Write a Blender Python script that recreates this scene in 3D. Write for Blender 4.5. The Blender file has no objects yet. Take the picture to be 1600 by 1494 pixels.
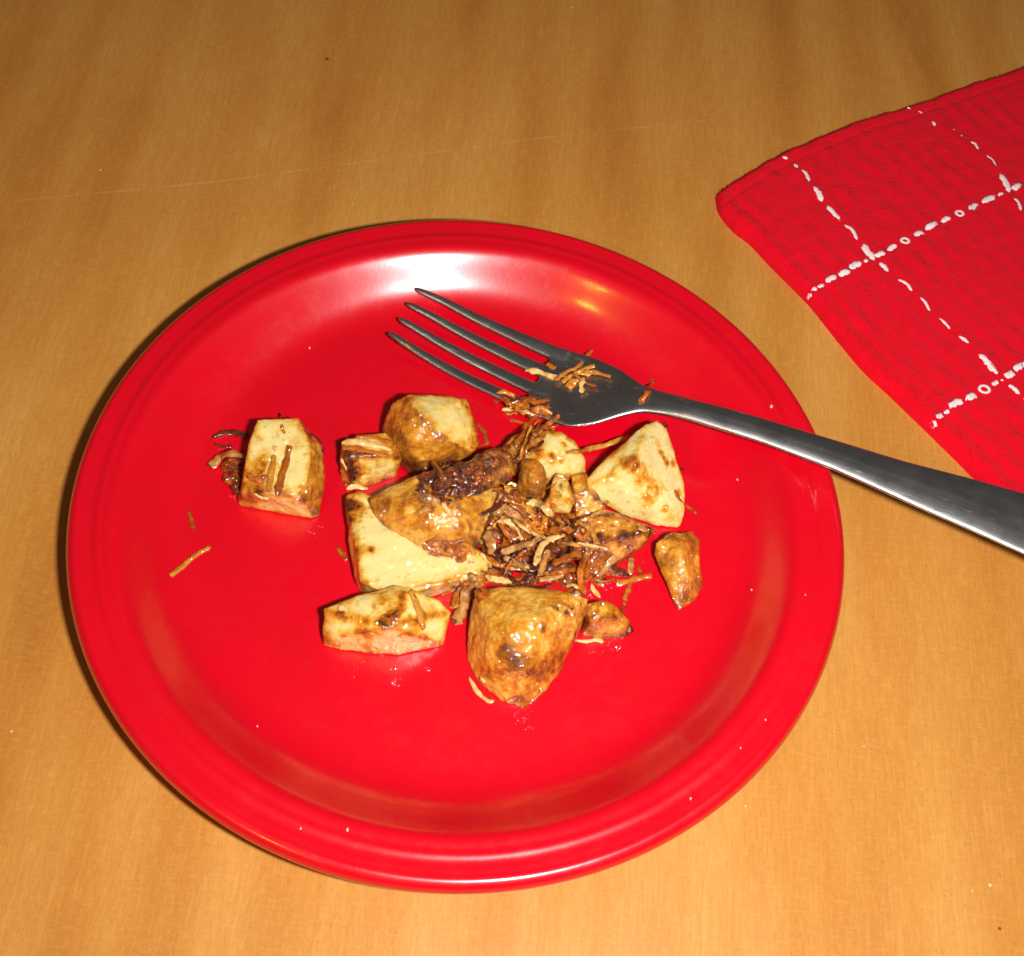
import bpy, bmesh, math, random
import numpy as np
from mathutils import Vector, Matrix, noise
from mathutils.bvhtree import BVHTree
from mathutils.kdtree import KDTree

random.seed(7)
noise.seed_set(3)
S = bpy.context.scene
COL = S.collection

# ------------------------------------------------------------------ camera
FPX = 2100.0
CAM = Vector((0.01522, -0.22828, 0.38980))
_p, _r = math.radians(57.111), math.radians(6.1143)
FW = Vector((0, math.cos(_p), -math.sin(_p)))
_rt = Vector((1, 0, 0)); _up = _rt.cross(FW)
RT = _rt * math.cos(_r) + _up * math.sin(_r)
UP = -_rt * math.sin(_r) + _up * math.cos(_r)
cd = bpy.data.cameras.new('camera'); cam = bpy.data.objects.new('camera', cd); COL.objects.link(cam)
cam.matrix_world = Matrix(((RT.x, UP.x, -FW.x, CAM.x), (RT.y, UP.y, -FW.y, CAM.y), (RT.z, UP.z, -FW.z, CAM.z), (0, 0, 0, 1)))
cd.sensor_fit = 'HORIZONTAL'; cd.sensor_width = 36.0; cd.lens = 36.0 * FPX / 1600.0
cd.clip_start = 0.01; cd.clip_end = 20
S.camera = cam

# ------------------------------------------------------------------ light
w = bpy.data.worlds.new('World'); S.world = w; w.use_nodes = True
w.node_tree.nodes['Background'].inputs[0].default_value = (1.0, 0.88, 0.76, 1)
w.node_tree.nodes['Background'].inputs[1].default_value = 0.050
def area(name, loc, target, sx, sy, power, color):
    l = bpy.data.lights.new(name, 'AREA'); l.shape = 'RECTANGLE'; l.size = sx; l.size_y = sy
    l.energy = power; l.color = color
    o = bpy.data.objects.new(name, l); COL.objects.link(o)
    o.location = loc
    o.rotation_euler = (Vector(target) - Vector(loc)).to_track_quat('-Z', 'Y').to_euler()
    return o
FLASH = CAM + RT * 0.073 - UP * 0.010
area('camera_flash', FLASH, (0.02, 0.20, 0.0), 0.034, 0.020, 3.85, (1.0, 0.97, 0.95))
area('room_lamp', (-0.78, -1.03, 1.27), (0, 0, 0), 0.13, 0.06, 3.0, (1.0, 0.52, 0.06))
S.view_settings.view_transform = 'Standard'; S.view_settings.look = 'None'
S.view_settings.exposure = 0.0; S.view_settings.gamma = 1.0
S.render.engine = 'CYCLES'

# ------------------------------------------------------------------ helpers
def ray(x, y):
    return (FW * FPX + RT * (x - 800) - UP * (y - 747)).normalized()
def un(x, y, z=0.0):
    d = ray(x, y); return CAM + d * ((z - CAM.z) / d.z)

TREES = []
def cast(x, y):
    best, hit = 1e9, None
    d = ray(x, y)
    for t in TREES:
        p, n, i, dist = t.ray_cast(CAM, d)
        if p is not None and dist < best:
            best, hit = dist, (p, n)
    if hit is None:
        return un(x, y, 0.0), Vector((0, 0, 1))
    return hit
def register(me, mw=None):
    co = [v.co.copy() for v in me.vertices]
    if mw is not None: co = [mw @ c for c in co]
    TREES.append(BVHTree.FromPolygons(co, [tuple(p.vertices) for p in me.polygons]))

def link(name, me, mat=None, parent=None, smooth=True):
    o = bpy.data.objects.new(name, me); COL.objects.link(o)
    me.name = name
    if mat:
        me.materials.clear(); me.materials.append(mat)
    if parent: o.parent = parent
    if smooth and len(me.polygons):
        me.polygons.foreach_set('use_smooth', [True] * len(me.polygons))
    return o
def tag(o, label=None, cat=None, group=None, kind=None):
    if label: o['label'] = label
    if cat: o['category'] = cat
    if group: o['group'] = group
    if kind: o['kind'] = kind
    return o
def empty(name, loc=(0, 0, 0)):
    o = bpy.data.objects.new(name, None); COL.objects.link(o); o.location = loc
    o.empty_display_size = 0.01
    return o

# ------------------------------------------------------------------ materials
class NT:
    def __init__(self, name):
        self.m = bpy.data.materials.new(name); self.m.use_nodes = True
        self.t = self.m.node_tree; self.n = self.t.nodes
        self.b = self.n['Principled BSDF']; self._tc = None
    def new(self, t, **kw):
        n = self.n.new(t)
        for k, v in kw.items(): setattr(n, k, v)
        return n
    def link(self, a, b): self.t.links.new(a, b)
    def val(self, sock, v):
        if hasattr(v, 'is_output') or isinstance(v, bpy.types.NodeSocket): self.link(v, sock)
        else: sock.default_value = v
    def co(self):
        if self._tc is None: self._tc = self.new('ShaderNodeTexCoord')
        return self._tc.outputs['Object']
    def noise(self, scale, detail=4, rough=0.55, stretch=None, dist=0.0, loc=(0, 0, 0)):
        n = self.new('ShaderNodeTexNoise')
        n.inputs['Scale'].default_value = scale; n.inputs['Detail'].default_value = detail
        n.inputs['Roughness'].default_value = rough; n.inputs['Distortion'].default_value = dist
        mp = self.new('ShaderNodeMapping'); mp.inputs['Location'].default_value = loc
        if stretch: mp.inputs['Scale'].default_value = stretch
        self.link(self.co(), mp.inputs['Vector']); self.link(mp.outputs[0], n.inputs['Vector'])
        return n.outputs['Fac']
    def ramp(self, fac, stops, interp='LINEAR'):
        r = self.new('ShaderNodeValToRGB'); r.color_ramp.interpolation = interp
        e = r.color_ramp.elements
        while len(e) < len(stops): e.new(0.5)
        for i, (p, c) in enumerate(stops):
            e[i].position = p; e[i].color = (*c, 1) if len(c) == 3 else c
        self.link(fac, r.inputs[0]); return r.outputs['Color']
    def fr(self, fac, a, b, lo=0.0, hi=1.0):
        r = self.new('ShaderNodeMapRange'); self.val(r.inputs[0], fac)
        r.inputs[1].default_value = a; r.inputs[2].default_value = b
        r.inputs[3].default_value = lo; r.inputs[4].default_value = hi
        return r.outputs[0]
    def math(self, op, a, b=0.0, c=None, clamp=False):
        m = self.new('ShaderNodeMath', operation=op); m.use_clamp = clamp
        self.val(m.inputs[0], a); self.val(m.inputs[1], b)
        if c is not None: self.val(m.inputs[2], c)
        return m.outputs[0]
    def mix(self, fac, a, b, mode='MIX'):
        m = self.new('ShaderNodeMix', data_type='RGBA', blend_type=mode)
        self.val(m.inputs[0], fac)
        for s, v in ((m.inputs[6], a), (m.inputs[7], b)):
            if isinstance(v, tuple): s.default_value = (*v, 1) if len(v) == 3 else v
            else: self.link(v, s)
        return m.outputs[2]
    def attr(self, name, out='Fac'):
        a = self.new('ShaderNodeAttribute'); a.attribute_name = name; return a.outputs[out]
    def bump(self, h, strength, dist, prev=None):
        b = self.new('ShaderNodeBump'); b.inputs['Strength'].default_value = strength
        b.inputs['Distance'].default_value = dist
        self.link(h, b.inputs['Height'])
        if prev is not None: self.link(prev, b.inputs['Normal'])
        return b.outputs[0]
    def out(self, **kw):
        for k, v in kw.items():
            s = self.b.inputs[k.replace('_', ' ')]
            if isinstance(v, tuple) and len(v) == 3 and s.type == 'RGBA': v = (*v, 1)
            self.val(s, v)
        return self.m

def mat_plate():
    g = NT('red_glaze')
    fine = g.noise(5200, 2, 0.6); wide = g.noise(55, 5, 0.62)
    scr = g.noise(900, 3, 0.6, stretch=(1, 0.12, 1))
    col = g.mix(g.fr(wide, 0.3, 0.7), (0.58, 0.0, 0.010), (0.53, 0.0, 0.007))
    rough = g.math('ADD', g.fr(wide, 0.25, 0.75, 0.24, 0.31), g.fr(fine, 0.3, 0.7, -0.05, 0.06))
    coat = g.fr(g.noise(140, 4, 0.65), 0.3, 0.72, 0.09, 0.15)
    sm = g.noise(75, 6, 0.7, dist=1.5, loc=(4, 4, 0)); rough = g.math('ADD', rough, g.fr(sm, 0.5, 0.62, 0.0, 0.04)); coat = g.math('ADD', coat, g.fr(sm, 0.52, 0.66, 0.0, 0.05))
    h = g.math('ADD', g.math('MULTIPLY', fine, 0.5), scr)
    nrm = g.bump(h, 0.10, 0.00012)
    return g.out(Base_Color=col, Roughness=rough, Normal=nrm, Specular_IOR_Level=0.60,
                 Coat_Weight=0.60, Coat_Roughness=coat, Coat_IOR=1.5)

def mat_wood(scratch, specks, nicks):
    g = NT('wood_laminate')
    warp = g.noise(7, 2, 0.5, stretch=(1, 0.45, 1))
    co = g.co()
    # broad figure: noise stretched along the boards' grain, rings, then fine hatch and pores
    broad = g.noise(42, 4, 0.65, stretch=(1, 0.10, 1), dist=0.25)
    broad2 = g.noise(9, 3, 0.55, stretch=(1, 0.30, 1), dist=1.8, loc=(3.1, 0.4, 0))
    wv = g.new('ShaderNodeTexWave', wave_type='BANDS', bands_direction='X'); wv.inputs['Scale'].default_value = 9
    wv.inputs['Distortion'].default_value = 9; wv.inputs['Detail'].default_value = 3; wv.inputs['Detail Scale'].default_value = 0.7
    mpw = g.new('ShaderNodeMapping'); mpw.inputs['Scale'].default_value = (1, 0.22, 1); g.link(co, mpw.inputs['Vector']); g.link(mpw.outputs[0], wv.inputs['Vector'])
    fine = g.noise(430, 5, 0.75, stretch=(1, 0.05, 1))
    hatch = g.noise(950, 3, 0.7, stretch=(1, 0.10, 1))
    pore = g.noise(1500, 2, 0.6, stretch=(1, 0.25, 1))
    cross = g.noise(950, 2, 0.6, stretch=(0.25, 1, 1))
    speck = g.noise(1700, 2, 0.8)
    f = g.math('ADD', g.math('MULTIPLY', broad, 0.30), g.math('MULTIPLY', broad2, 0.46))
    f = g.math('ADD', f, g.math('MULTIPLY', wv.outputs['Fac'], 0.08))
    col = g.ramp(f, [(0.28, (0.36, 0.120, 0.009)), (0.38, (0.475, 0.187, 0.021)), (0.48, (0.535, 0.242, 0.040)), (0.64, (0.60, 0.305, 0.070))])
    col = g.mix(g.fr(fine, 0.38, 0.66, 0.0, 0.30), col, (0.40, 0.150, 0.020), 'MIX')
    col = g.mix(g.fr(hatch, 0.42, 0.66, 0.0, 0.26), col, (0.38, 0.145, 0.018))
    col = g.mix(g.fr(hatch, 0.30, 0.48, 0.18, 0.0), col, (0.70, 0.38, 0.085))
    col = g.mix(g.fr(pore, 0.54, 0.72, 0.0, 0.36), col, (0.28, 0.11, 0.022))
    col = g.mix(g.fr(cross, 0.5, 0.78, 0.0, 0.16), col, (0.72, 0.42, 0.12))
    col = g.mix(g.fr(speck, 0.50, 0.74, 0.0, 0.45), col, (0.62, 0.27, 0.17))
    col = g.mix(g.fr(speck, 0.26, 0.48, 0.35, 0.0), col, (0.56, 0.33, 0.03))
    sep = g.new('ShaderNodeSeparateXYZ'); g.link(co, sep.inputs[0]); X, Y = sep.outputs[0], sep.outputs[1]
    # one long hairline scratch worn into the table
    brk = g.noise(45, 3, 0.7, loc=(1, 2, 0))
    for (ax, ay), (bx, by) in zip(scratch[:-1], scratch[1:]):
        k = (by - ay) / (bx - ax)
        line = g.math('ADD', g.math('MULTIPLY', g.math('SUBTRACT', X, ax), k), ay)
        d = g.math('ABSOLUTE', g.math('SUBTRACT', Y, line))
        on = g.math('MULTIPLY', g.fr(d, 0.00015, 0.00065, 1, 0), g.math('MULTIPLY', g.math('GREATER_THAN', X, ax), g.math('LESS_THAN', X, bx)))
        col = g.mix(g.math('MULTIPLY', on, g.fr(brk, 0.36, 0.62, 0.0, 0.16)), col, (0.85, 0.60, 0.38))
    for lst, c in ((specks, (0.85, 0.70, 0.50)), (nicks, (0.03, 0.008, 0.004))):
        for (x, y, r) in lst:
            dd = g.new('ShaderNodeVectorMath', operation='DISTANCE'); g.link(co, dd.inputs[0]); dd.inputs[1].default_value = (x, y, 0)
            col = g.mix(g.fr(dd.outputs['Value'], r * 0.3, r, 0.6 if c[0] > 0.5 else 0.85, 0), col, c)
    hh = g.math('SUBTRACT', g.math('MULTIPLY', fine, 0.6), pore)
    nrm = g.bump(hh, 0.22, 0.00015)
    return g.out(Base_Color=col, Roughness=g.fr(broad, 0.3, 0.7, 0.34, 0.42), Normal=nrm, Specular_IOR_Level=0.50)

def mat_steel():
    g = NT('worn_steel')
    # fine lengthwise brushing and random scuffs
    br = g.noise(1500, 3, 0.6, stretch=(0.08, 1, 1)); sc = g.noise(420, 4, 0.7, stretch=(0.10, 1, 1), loc=(2, 1, 0))
    blot = g.noise(110, 4, 0.6)
    col = g.mix(g.fr(blot, 0.35, 0.7), (0.56, 0.56, 0.56), (0.44, 0.43, 0.42))
    col = g.mix(g.fr(sc, 0.60, 0.70, 0, 0.7), col, (0.80, 0.79, 0.77))
    rough = g.math('ADD', g.fr(blot, 0.3, 0.7, 0.30, 0.42), g.fr(sc, 0.62, 0.72, 0.0, 0.16))
    nrm = g.bump(g.math('ADD', g.math('MULTIPLY', br, 0.6), sc), 0.5, 0.00012)
    return g.out(Base_Color=col, Metallic=1.0, Roughness=rough, Normal=nrm)

def mat_potato(name, skin=False):
    g = NT(name)
    br = g.attr('brown')
    n1 = g.noise(260, 5, 0.62); n2 = g.noise(900, 3, 0.65); n3 = g.noise(95, 3, 0.55)
    speck = g.noise(1500, 2, 0.5)
    if not skin:
        f = g.math('ADD', br, g.math('MULTIPLY', g.math('SUBTRACT', n1, 0.5), g.math('ADD', g.math('MULTIPLY', br, 2.0), 0.16)))
        f = g.math('ADD', f, g.math('MULTIPLY', g.math('SUBTRACT', n3, 0.5), 0.20))
        f = g.math('ADD', f, g.math('MULTIPLY', g.math('SUBTRACT', n2, 0.5), g.math('ADD', g.math('MULTIPLY', br, 1.3), 0.05)))
        col = g.ramp(f, [(0.0, (0.75, 0.60, 0.245)), (0.13, (0.72, 0.51, 0.145)), (0.25, (0.64, 0.34, 0.045)), (0.38, (0.52, 0.195, 0.010)), (0.54, (0.33, 0.088, 0.005)), (0.74, (0.13, 0.030, 0.004)), (0.97, (0.035, 0.009, 0.003))])
        col = g.mix(g.fr(speck, 0.68, 0.74, 0, 0.30), col, (0.30, 0.12, 0.015))
        h = g.math('ADD', g.math('MULTIPLY', n1, 0.8), g.math('MULTIPLY', n2, 0.5))
        nrm = g.bump(h, 0.22, 0.0003)
        cn = g.bump(g.noise(700, 0.6, 0.4), 1.0, 0.0010)
        rough = g.fr(n2, 0.3, 0.7, 0.20, 0.42)
        return g.out(Base_Color=col, Roughness=rough, Normal=nrm, Subsurface_Weight=0.35, Subsurface_Radius=(0.9, 0.5, 0.18),
                     Subsurface_Scale=0.0018, Coat_Weight=1.0, Coat_Roughness=0.07, Coat_IOR=1.9, Coat_Normal=cn, Specular_IOR_Level=0.2)
    f = g.math('ADD', g.math('MULTIPLY', br, 0.9), g.math('MULTIPLY', g.math('SUBTRACT', n3, 0.5), 1.0))
    f = g.math('ADD', f, g.math('MULTIPLY', g.math('SUBTRACT', n1, 0.5), 0.95))
    f = g.math('ADD', f, g.math('MULTIPLY', g.math('SUBTRACT', n2, 0.5), 0.5))
    f = g.math('ADD', f, 0.09)
    col = g.ramp(f, [(0.0, (0.70, 0.38, 0.060)), (0.16, (0.62, 0.27, 0.022)), (0.34, (0.47, 0.155, 0.009)), (0.52, (0.24, 0.075, 0.007)), (0.74, (0.105, 0.028, 0.005)), (1.0, (0.028, 0.009, 0.004))])
    col = g.mix(g.fr(speck, 0.62, 0.72, 0, 0.5), col, (0.13, 0.045, 0.008))
    h = g.math('ADD', g.math('MULTIPLY', n1, 0.9), g.math('MULTIPLY', n2, 0.6))
    nrm = g.bump(h, 0.7, 0.00035)
    cn = g.bump(g.noise(760, 0.6, 0.4), 1.0, 0.0011)
    return g.out(Base_Color=col, Roughness=g.fr(n2, 0.3, 0.7, 0.20, 0.40), Normal=nrm, Coat_Weight=1.0, Coat_Roughness=0.07, Coat_IOR=1.9, Coat_Normal=cn, Specular_IOR_Level=0.2,
                 Subsurface_Weight=0.08, Subsurface_Radius=(0.8, 0.4, 0.1), Subsurface_Scale=0.001)

def mat_strip(name, stops, rough=0.2, sss=0.35, attr=False):
    g = NT(name)
    n1 = g.noise(420, 5, 0.7); n2 = g.noise(1100, 3, 0.6)
    if attr:
        f = g.math('ADD', g.attr('tone'), g.math('MULTIPLY', g.math('SUBTRACT', n1, 0.5), 0.55))
    else:
        f = g.math('ADD', n1, g.math('MULTIPLY', g.math('SUBTRACT', n2, 0.5), 0.4))
    col = g.ramp(f, stops)
    nrm = g.bump(g.math('ADD', n1, g.math('MULTIPLY', n2, 0.5)), 0.7, 0.0003)
    cn = g.bump(g.noise(600, 0.3, 0.3), 1.0, 0.0006)
    return g.out(Base_Color=col, Roughness=g.fr(n2, 0.3, 0.7, rough - 0.06, rough + 0.14), Normal=nrm, Coat_Weight=1.0, Coat_Roughness=0.07, Coat_IOR=1.7, Coat_Normal=cn, Specular_IOR_Level=0.15,
                 Subsurface_Weight=sss, Subsurface_Radius=(0.9, 0.45, 0.2), Subsurface_Scale=0.0012)

def mat_cloth():
    g = NT('red_terry_cotton')
    n = g.noise(1500, 3, 0.7); m = g.noise(160, 4, 0.6); k = g.noise(40, 3, 0.5)
    col = g.mix(g.fr(n, 0.3, 0.7), (0.70, 0.0015, 0.012), (0.84, 0.0018, 0.016))
    col = g.mix(g.fr(m, 0.35, 0.7, 0.0, 0.4), col, (0.60, 0.001, 0.009))
    nrm = g.bump(g.math('ADD', n, g.math('MULTIPLY', m, 0.7)), 0.9, 0.0008)
    return g.out(Base_Color=col, Roughness=0.9, Normal=nrm, Sheen_Weight=0.10, Sheen_Roughness=0.5, Sheen_Tint=(1.0, 0.35, 0.40), Specular_IOR_Level=0.05)

def simple(name, a, b, scale, rough, bs=0.4, bd=0.0003, **kw):
    g = NT(name)
    n = g.noise(scale, 4, 0.6)
    return g.out(Base_Color=g.mix(g.fr(n, 0.3, 0.7), a, b), Roughness=rough, Normal=g.bump(n, bs, bd), **kw)

M = {}
M['plate'] = mat_plate(); M['steel'] = mat_steel()
M['flesh'] = mat_potato('potato_flesh'); M['skin'] = mat_potato('potato_skin', True)
M['pale'] = mat_strip('pale_onion', [(0.2, (0.80, 0.60, 0.28)), (0.5, (0.70, 0.44, 0.14)), (0.8, (0.45, 0.17, 0.025))])
M['gold'] = mat_strip('golden_shred', [(0.2, (0.62, 0.33, 0.055)), (0.5, (0.50, 0.20, 0.022)), (0.8, (0.26, 0.075, 0.008))])
M['orange'] = mat_strip('orange_shred', [(0.2, (0.60, 0.20, 0.016)), (0.5, (0.46, 0.115, 0.009)), (0.8, (0.20, 0.042, 0.006))])
M['brown'] = mat_strip('browned_onion', [(0.2, (0.52, 0.165, 0.014)), (0.5, (0.34, 0.080, 0.006)), (0.8, (0.13, 0.024, 0.004))])
M['dark'] = mat_strip('charred_onion', [(0.2, (0.20, 0.045, 0.010)), (0.5, (0.095, 0.018, 0.006)), (0.8, (0.028, 0.007, 0.004))], rough=0.15, sss=0.05)
M['grey'] = mat_strip('translucent_onion', [(0.2, (0.60, 0.37, 0.15)), (0.45, (0.46, 0.21, 0.055)), (0.75, (0.22, 0.065, 0.010))])
M['tangle'] = mat_strip('onion_mass', [(0.0, (0.72, 0.50, 0.20)), (0.2, (0.64, 0.29, 0.040)), (0.4, (0.50, 0.155, 0.010)), (0.6, (0.30, 0.064, 0.005)), (0.8, (0.11, 0.019, 0.004)), (1.0, (0.028, 0.007, 0.004))], attr=True)
M['cloth'] = mat_cloth()
M['thread'] = simple('white_cotton_thread', (0.88, 0.80, 0.79), (0.74, 0.58, 0.58), 2600, 0.85, 0.8, 0.0004)
M['crumb'] = simple('pale_crumb', (0.72, 0.42, 0.32), (0.62, 0.30, 0.22), 1500, 0.5)
def mat_oil():
    g = NT('grease')
    return g.out(Base_Color=(0.62, 0.012, 0.03), Roughness=0.12, Specular_IOR_Level=0.8, Coat_Weight=1.0, Coat_Roughness=0.05)
M['oil'] = mat_oil()
def mat_glaze():
    m = bpy.data.materials.new('clear_glaze'); m.use_nodes = True; t = m.node_tree; t.nodes.clear()
    o = t.nodes.new('ShaderNodeOutputMaterial'); mx = t.nodes.new('ShaderNodeMixShader')
    tr = t.nodes.new('ShaderNodeBsdfTransparent'); tr.inputs[0].default_value = (0.99, 0.95, 0.88, 1)
    gl = t.nodes.new('ShaderNodeBsdfGlossy'); gl.inputs['Roughness'].default_value = 0.05
    fr = t.nodes.new('ShaderNodeFresnel'); fr.inputs['IOR'].default_value = 2.1
    ge = t.nodes.new('ShaderNodeNewGeometry'); sb = t.nodes.new('ShaderNodeMath'); sb.operation = 'SUBTRACT'; sb.inputs[0].default_value = 1.0
    ml = t.nodes.new('ShaderNodeMath'); ml.operation = 'MULTIPLY'
    t.links.new(ge.outputs['Backfacing'], sb.inputs[1]); t.links.new(fr.outputs[0], ml.inputs[0]); t.links.new(sb.outputs[0], ml.inputs[1])
    t.links.new(ml.outputs[0], mx.inputs[0]); t.links.new(tr.outputs[0], mx.inputs[1]); t.links.new(gl.outputs[0], mx.inputs[2])
    t.links.new(mx.outputs[0], o.inputs[0]); return m
M['glaze'] = mat_glaze()

# ------------------------------------------------------------------ table (the setting)
def P2(x, y): p = un(x, y); return (p.x, p.y)
scr = [P2(-60, 322), P2(330, 285), P2(620, 246), P2(850, 215), P2(1120, 186)]
specks = [(x_, y_, r_ * 0.7) for x_, y_, r_ in [(*P2(157, 266), .0009), (*P2(895, 12), .0009), (*P2(1205, 100), .0006), (*P2(18, 1143), .0008), (*P2(1547, 1383), .0009), (*P2(1303, 1143), .0004), (*P2(1350, 1166), .0005), (*P2(1165, 1260), .0005), (*P2(1440, 1232), .0004), (*P2(1519, 1392), .0005)]]
nicks = [(*P2(511, 92), .0011), (*P2(1562, 1451), .0007), (*P2(1228, 400), .0006)]
M['wood'] = mat_wood(scr, specks, nicks)
bm = bmesh.new()
bmesh.ops.create_cube(bm, size=1.0)
for v in bm.verts: v.co = Vector((v.co.x * 1.8, v.co.y * 1.5 + 0.1, v.co.z * 0.03 - 0.015))
bmesh.ops.bevel(bm, geom=bm.edges[:], offset=0.003, segments=3, profile=0.5, affect='EDGES')
me = bpy.data.meshes.new('table'); bm.to_mesh(me); bm.free()
o = link('table', me, M['wood'], smooth=False); tag(o, kind='structure')
register(me)

# ------------------------------------------------------------------ plate
def plate_profile():
    # slope angle (degrees) of the upper face against radius (mm)
    ks = [(0, 0), (80, 0), (85, 1.5), (90, 9), (94, 21), (97, 32), (99.0, 38.5), (100.8, 42.5), (102.5, 44.6), (104.3, 45.4), (106, 44.6), (107.6, 42), (109.3, 29), (110.8, 10), (112, 0),
          (113, -1), (113.7, 7), (114.4, 11), (115.0, 2), (115.6, -11), (116.4, -12), (117.2, 0), (118.0, 8), (119.2, 8), (120.0, 2),
          (120.7, 8), (121.3, 11), (121.8, 2), (122.4, -16), (123.2, -30), (124.0, -45), (124.6, -65), (125.0, -80)]
    rr = [k[0] for k in ks]; aa = [k[1] for k in ks]
    out = []; z = 5.0; r = 0.0; dr = 0.1
    while r < 124.95:
        a = float(np.interp(r, rr, aa))
        out.append((r, z)); z += math.tan(math.radians(a)) * dr; r += dr
    return out
prof = plate_profile()
PROF_R = np.array([p[0] for p in prof]) / 1000; PROF_Z = np.array([p[1] for p in prof]) / 1000
def plate_z(x, y): return float(np.interp(math.hypot(x, y), PROF_R, PROF_Z))
pr = [prof[0]] + [prof[i] for i in range(100, 800, 100)] + [prof[i] for i in range(800, len(prof), 4)] + [prof[-1]]
zt = pr[-1][1]
under = [(125.1, zt - 0.8), (124.9, zt - 1.8), (124.2, zt - 2.7), (122.5, zt - 3.4), (118, zt - 4.3), (112, zt - 5.2), (107, zt - 8.2), (102, zt - 12.4), (96, 3.2), (90, 1.7), (80, 1.2), (76, 0.3), (74.5, 0.05), (73, 0.3), (72, 1.5), (40, 1.5), (0, 1.5)]
pts = pr + under
NS = 256
verts = []; faces = []; rings = []
for (r, z) in pts:
    if r < 1e-6:
        rings.append([len(verts)]); verts.append((0, 0, z / 1000)); continue
    rings.append(list(range(len(verts), len(verts) + NS)))
    for k in range(NS):
        a = 2 * math.pi * k / NS
        verts.append((r / 1000 * math.cos(a), r / 1000 * math.sin(a), z / 1000))
for A, B in zip(rings[:-1], rings[1:]):
    for k in range(NS):
        k2 = (k + 1) % NS
        if len(A) == 1: faces.append((A[0], B[k], B[k2]))
        elif len(B) == 1: faces.append((A[k], B[0], A[k2]))
        else: faces.append((A[k], B[k], B[k2], A[k2]))
me = bpy.data.meshes.new('dinner_plate'); me.from_pydata(verts, [], faces); me.update()
plate = link('dinner_plate', me, M['plate'])
tag(plate, 'round glossy red plate holding the fried potatoes and the fork', 'plate')
register(me)
print('rim height', PROF_Z.max())

# ------------------------------------------------------------------ mesh tools
def remesh(me, voxel):
    ob = bpy.data.objects.new('tmp', me); COL.objects.link(ob)
    md = ob.modifiers.new('r', 'REMESH'); md.mode = 'VOXEL'; md.voxel_size = voxel
    dg = bpy.context.evaluated_depsgraph_get()
    out = bpy.data.meshes.new_from_object(ob.evaluated_get(dg))
    bpy.data.objects.remove(ob)
    return out
def smooth_np(co, edges, it, lam=0.5):
    a, b = edges[:, 0], edges[:, 1]
    n = len(co); deg = np.bincount(np.r_[a, b], minlength=n)[:, None].astype(float)
    for _ in range(it):
        s = np.zeros_like(co); np.add.at(s, a, co[b]); np.add.at(s, b, co[a])
        co = co + lam * (s / np.maximum(deg, 1) - co)
    return co
def arr(me):
    co = np.empty(len(me.vertices) * 3); me.vertices.foreach_get('co', co)
    ed = np.empty(len(me.edges) * 2, int); me.edges.foreach_get('vertices', ed)
    return co.reshape(-1, 3), ed.reshape(-1, 2)
def submesh(me, keep, name, floats=()):
    """the faces listed in keep as a mesh of their own, shading kept continuous"""
    nv = {}; vs = []; fs = []; nr = []
    for fi in keep:
        f = []
        for vi in me.polygons[fi].vertices:
            if vi not in nv:
                nv[vi] = len(vs); v = me.vertices[vi]; vs.append(v.co[:]); nr.append(v.normal[:])
            f.append(nv[vi])
        fs.append(f)
    m = bpy.data.meshes.new(name); m.from_pydata(vs, [], fs); m.update()
    for an, data in floats:
        at = m.attributes.new(an, 'FLOAT', 'POINT')
        d = np.empty(len(vs), np.float32)
        for k, i in nv.items(): d[i] = data[k]
        at.data.foreach_set('value', d)
    if len(fs):
        m.polygons.foreach_set('use_smooth', [True] * len(fs))
        m.normals_split_custom_set_from_vertices(nr)
    return m

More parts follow.
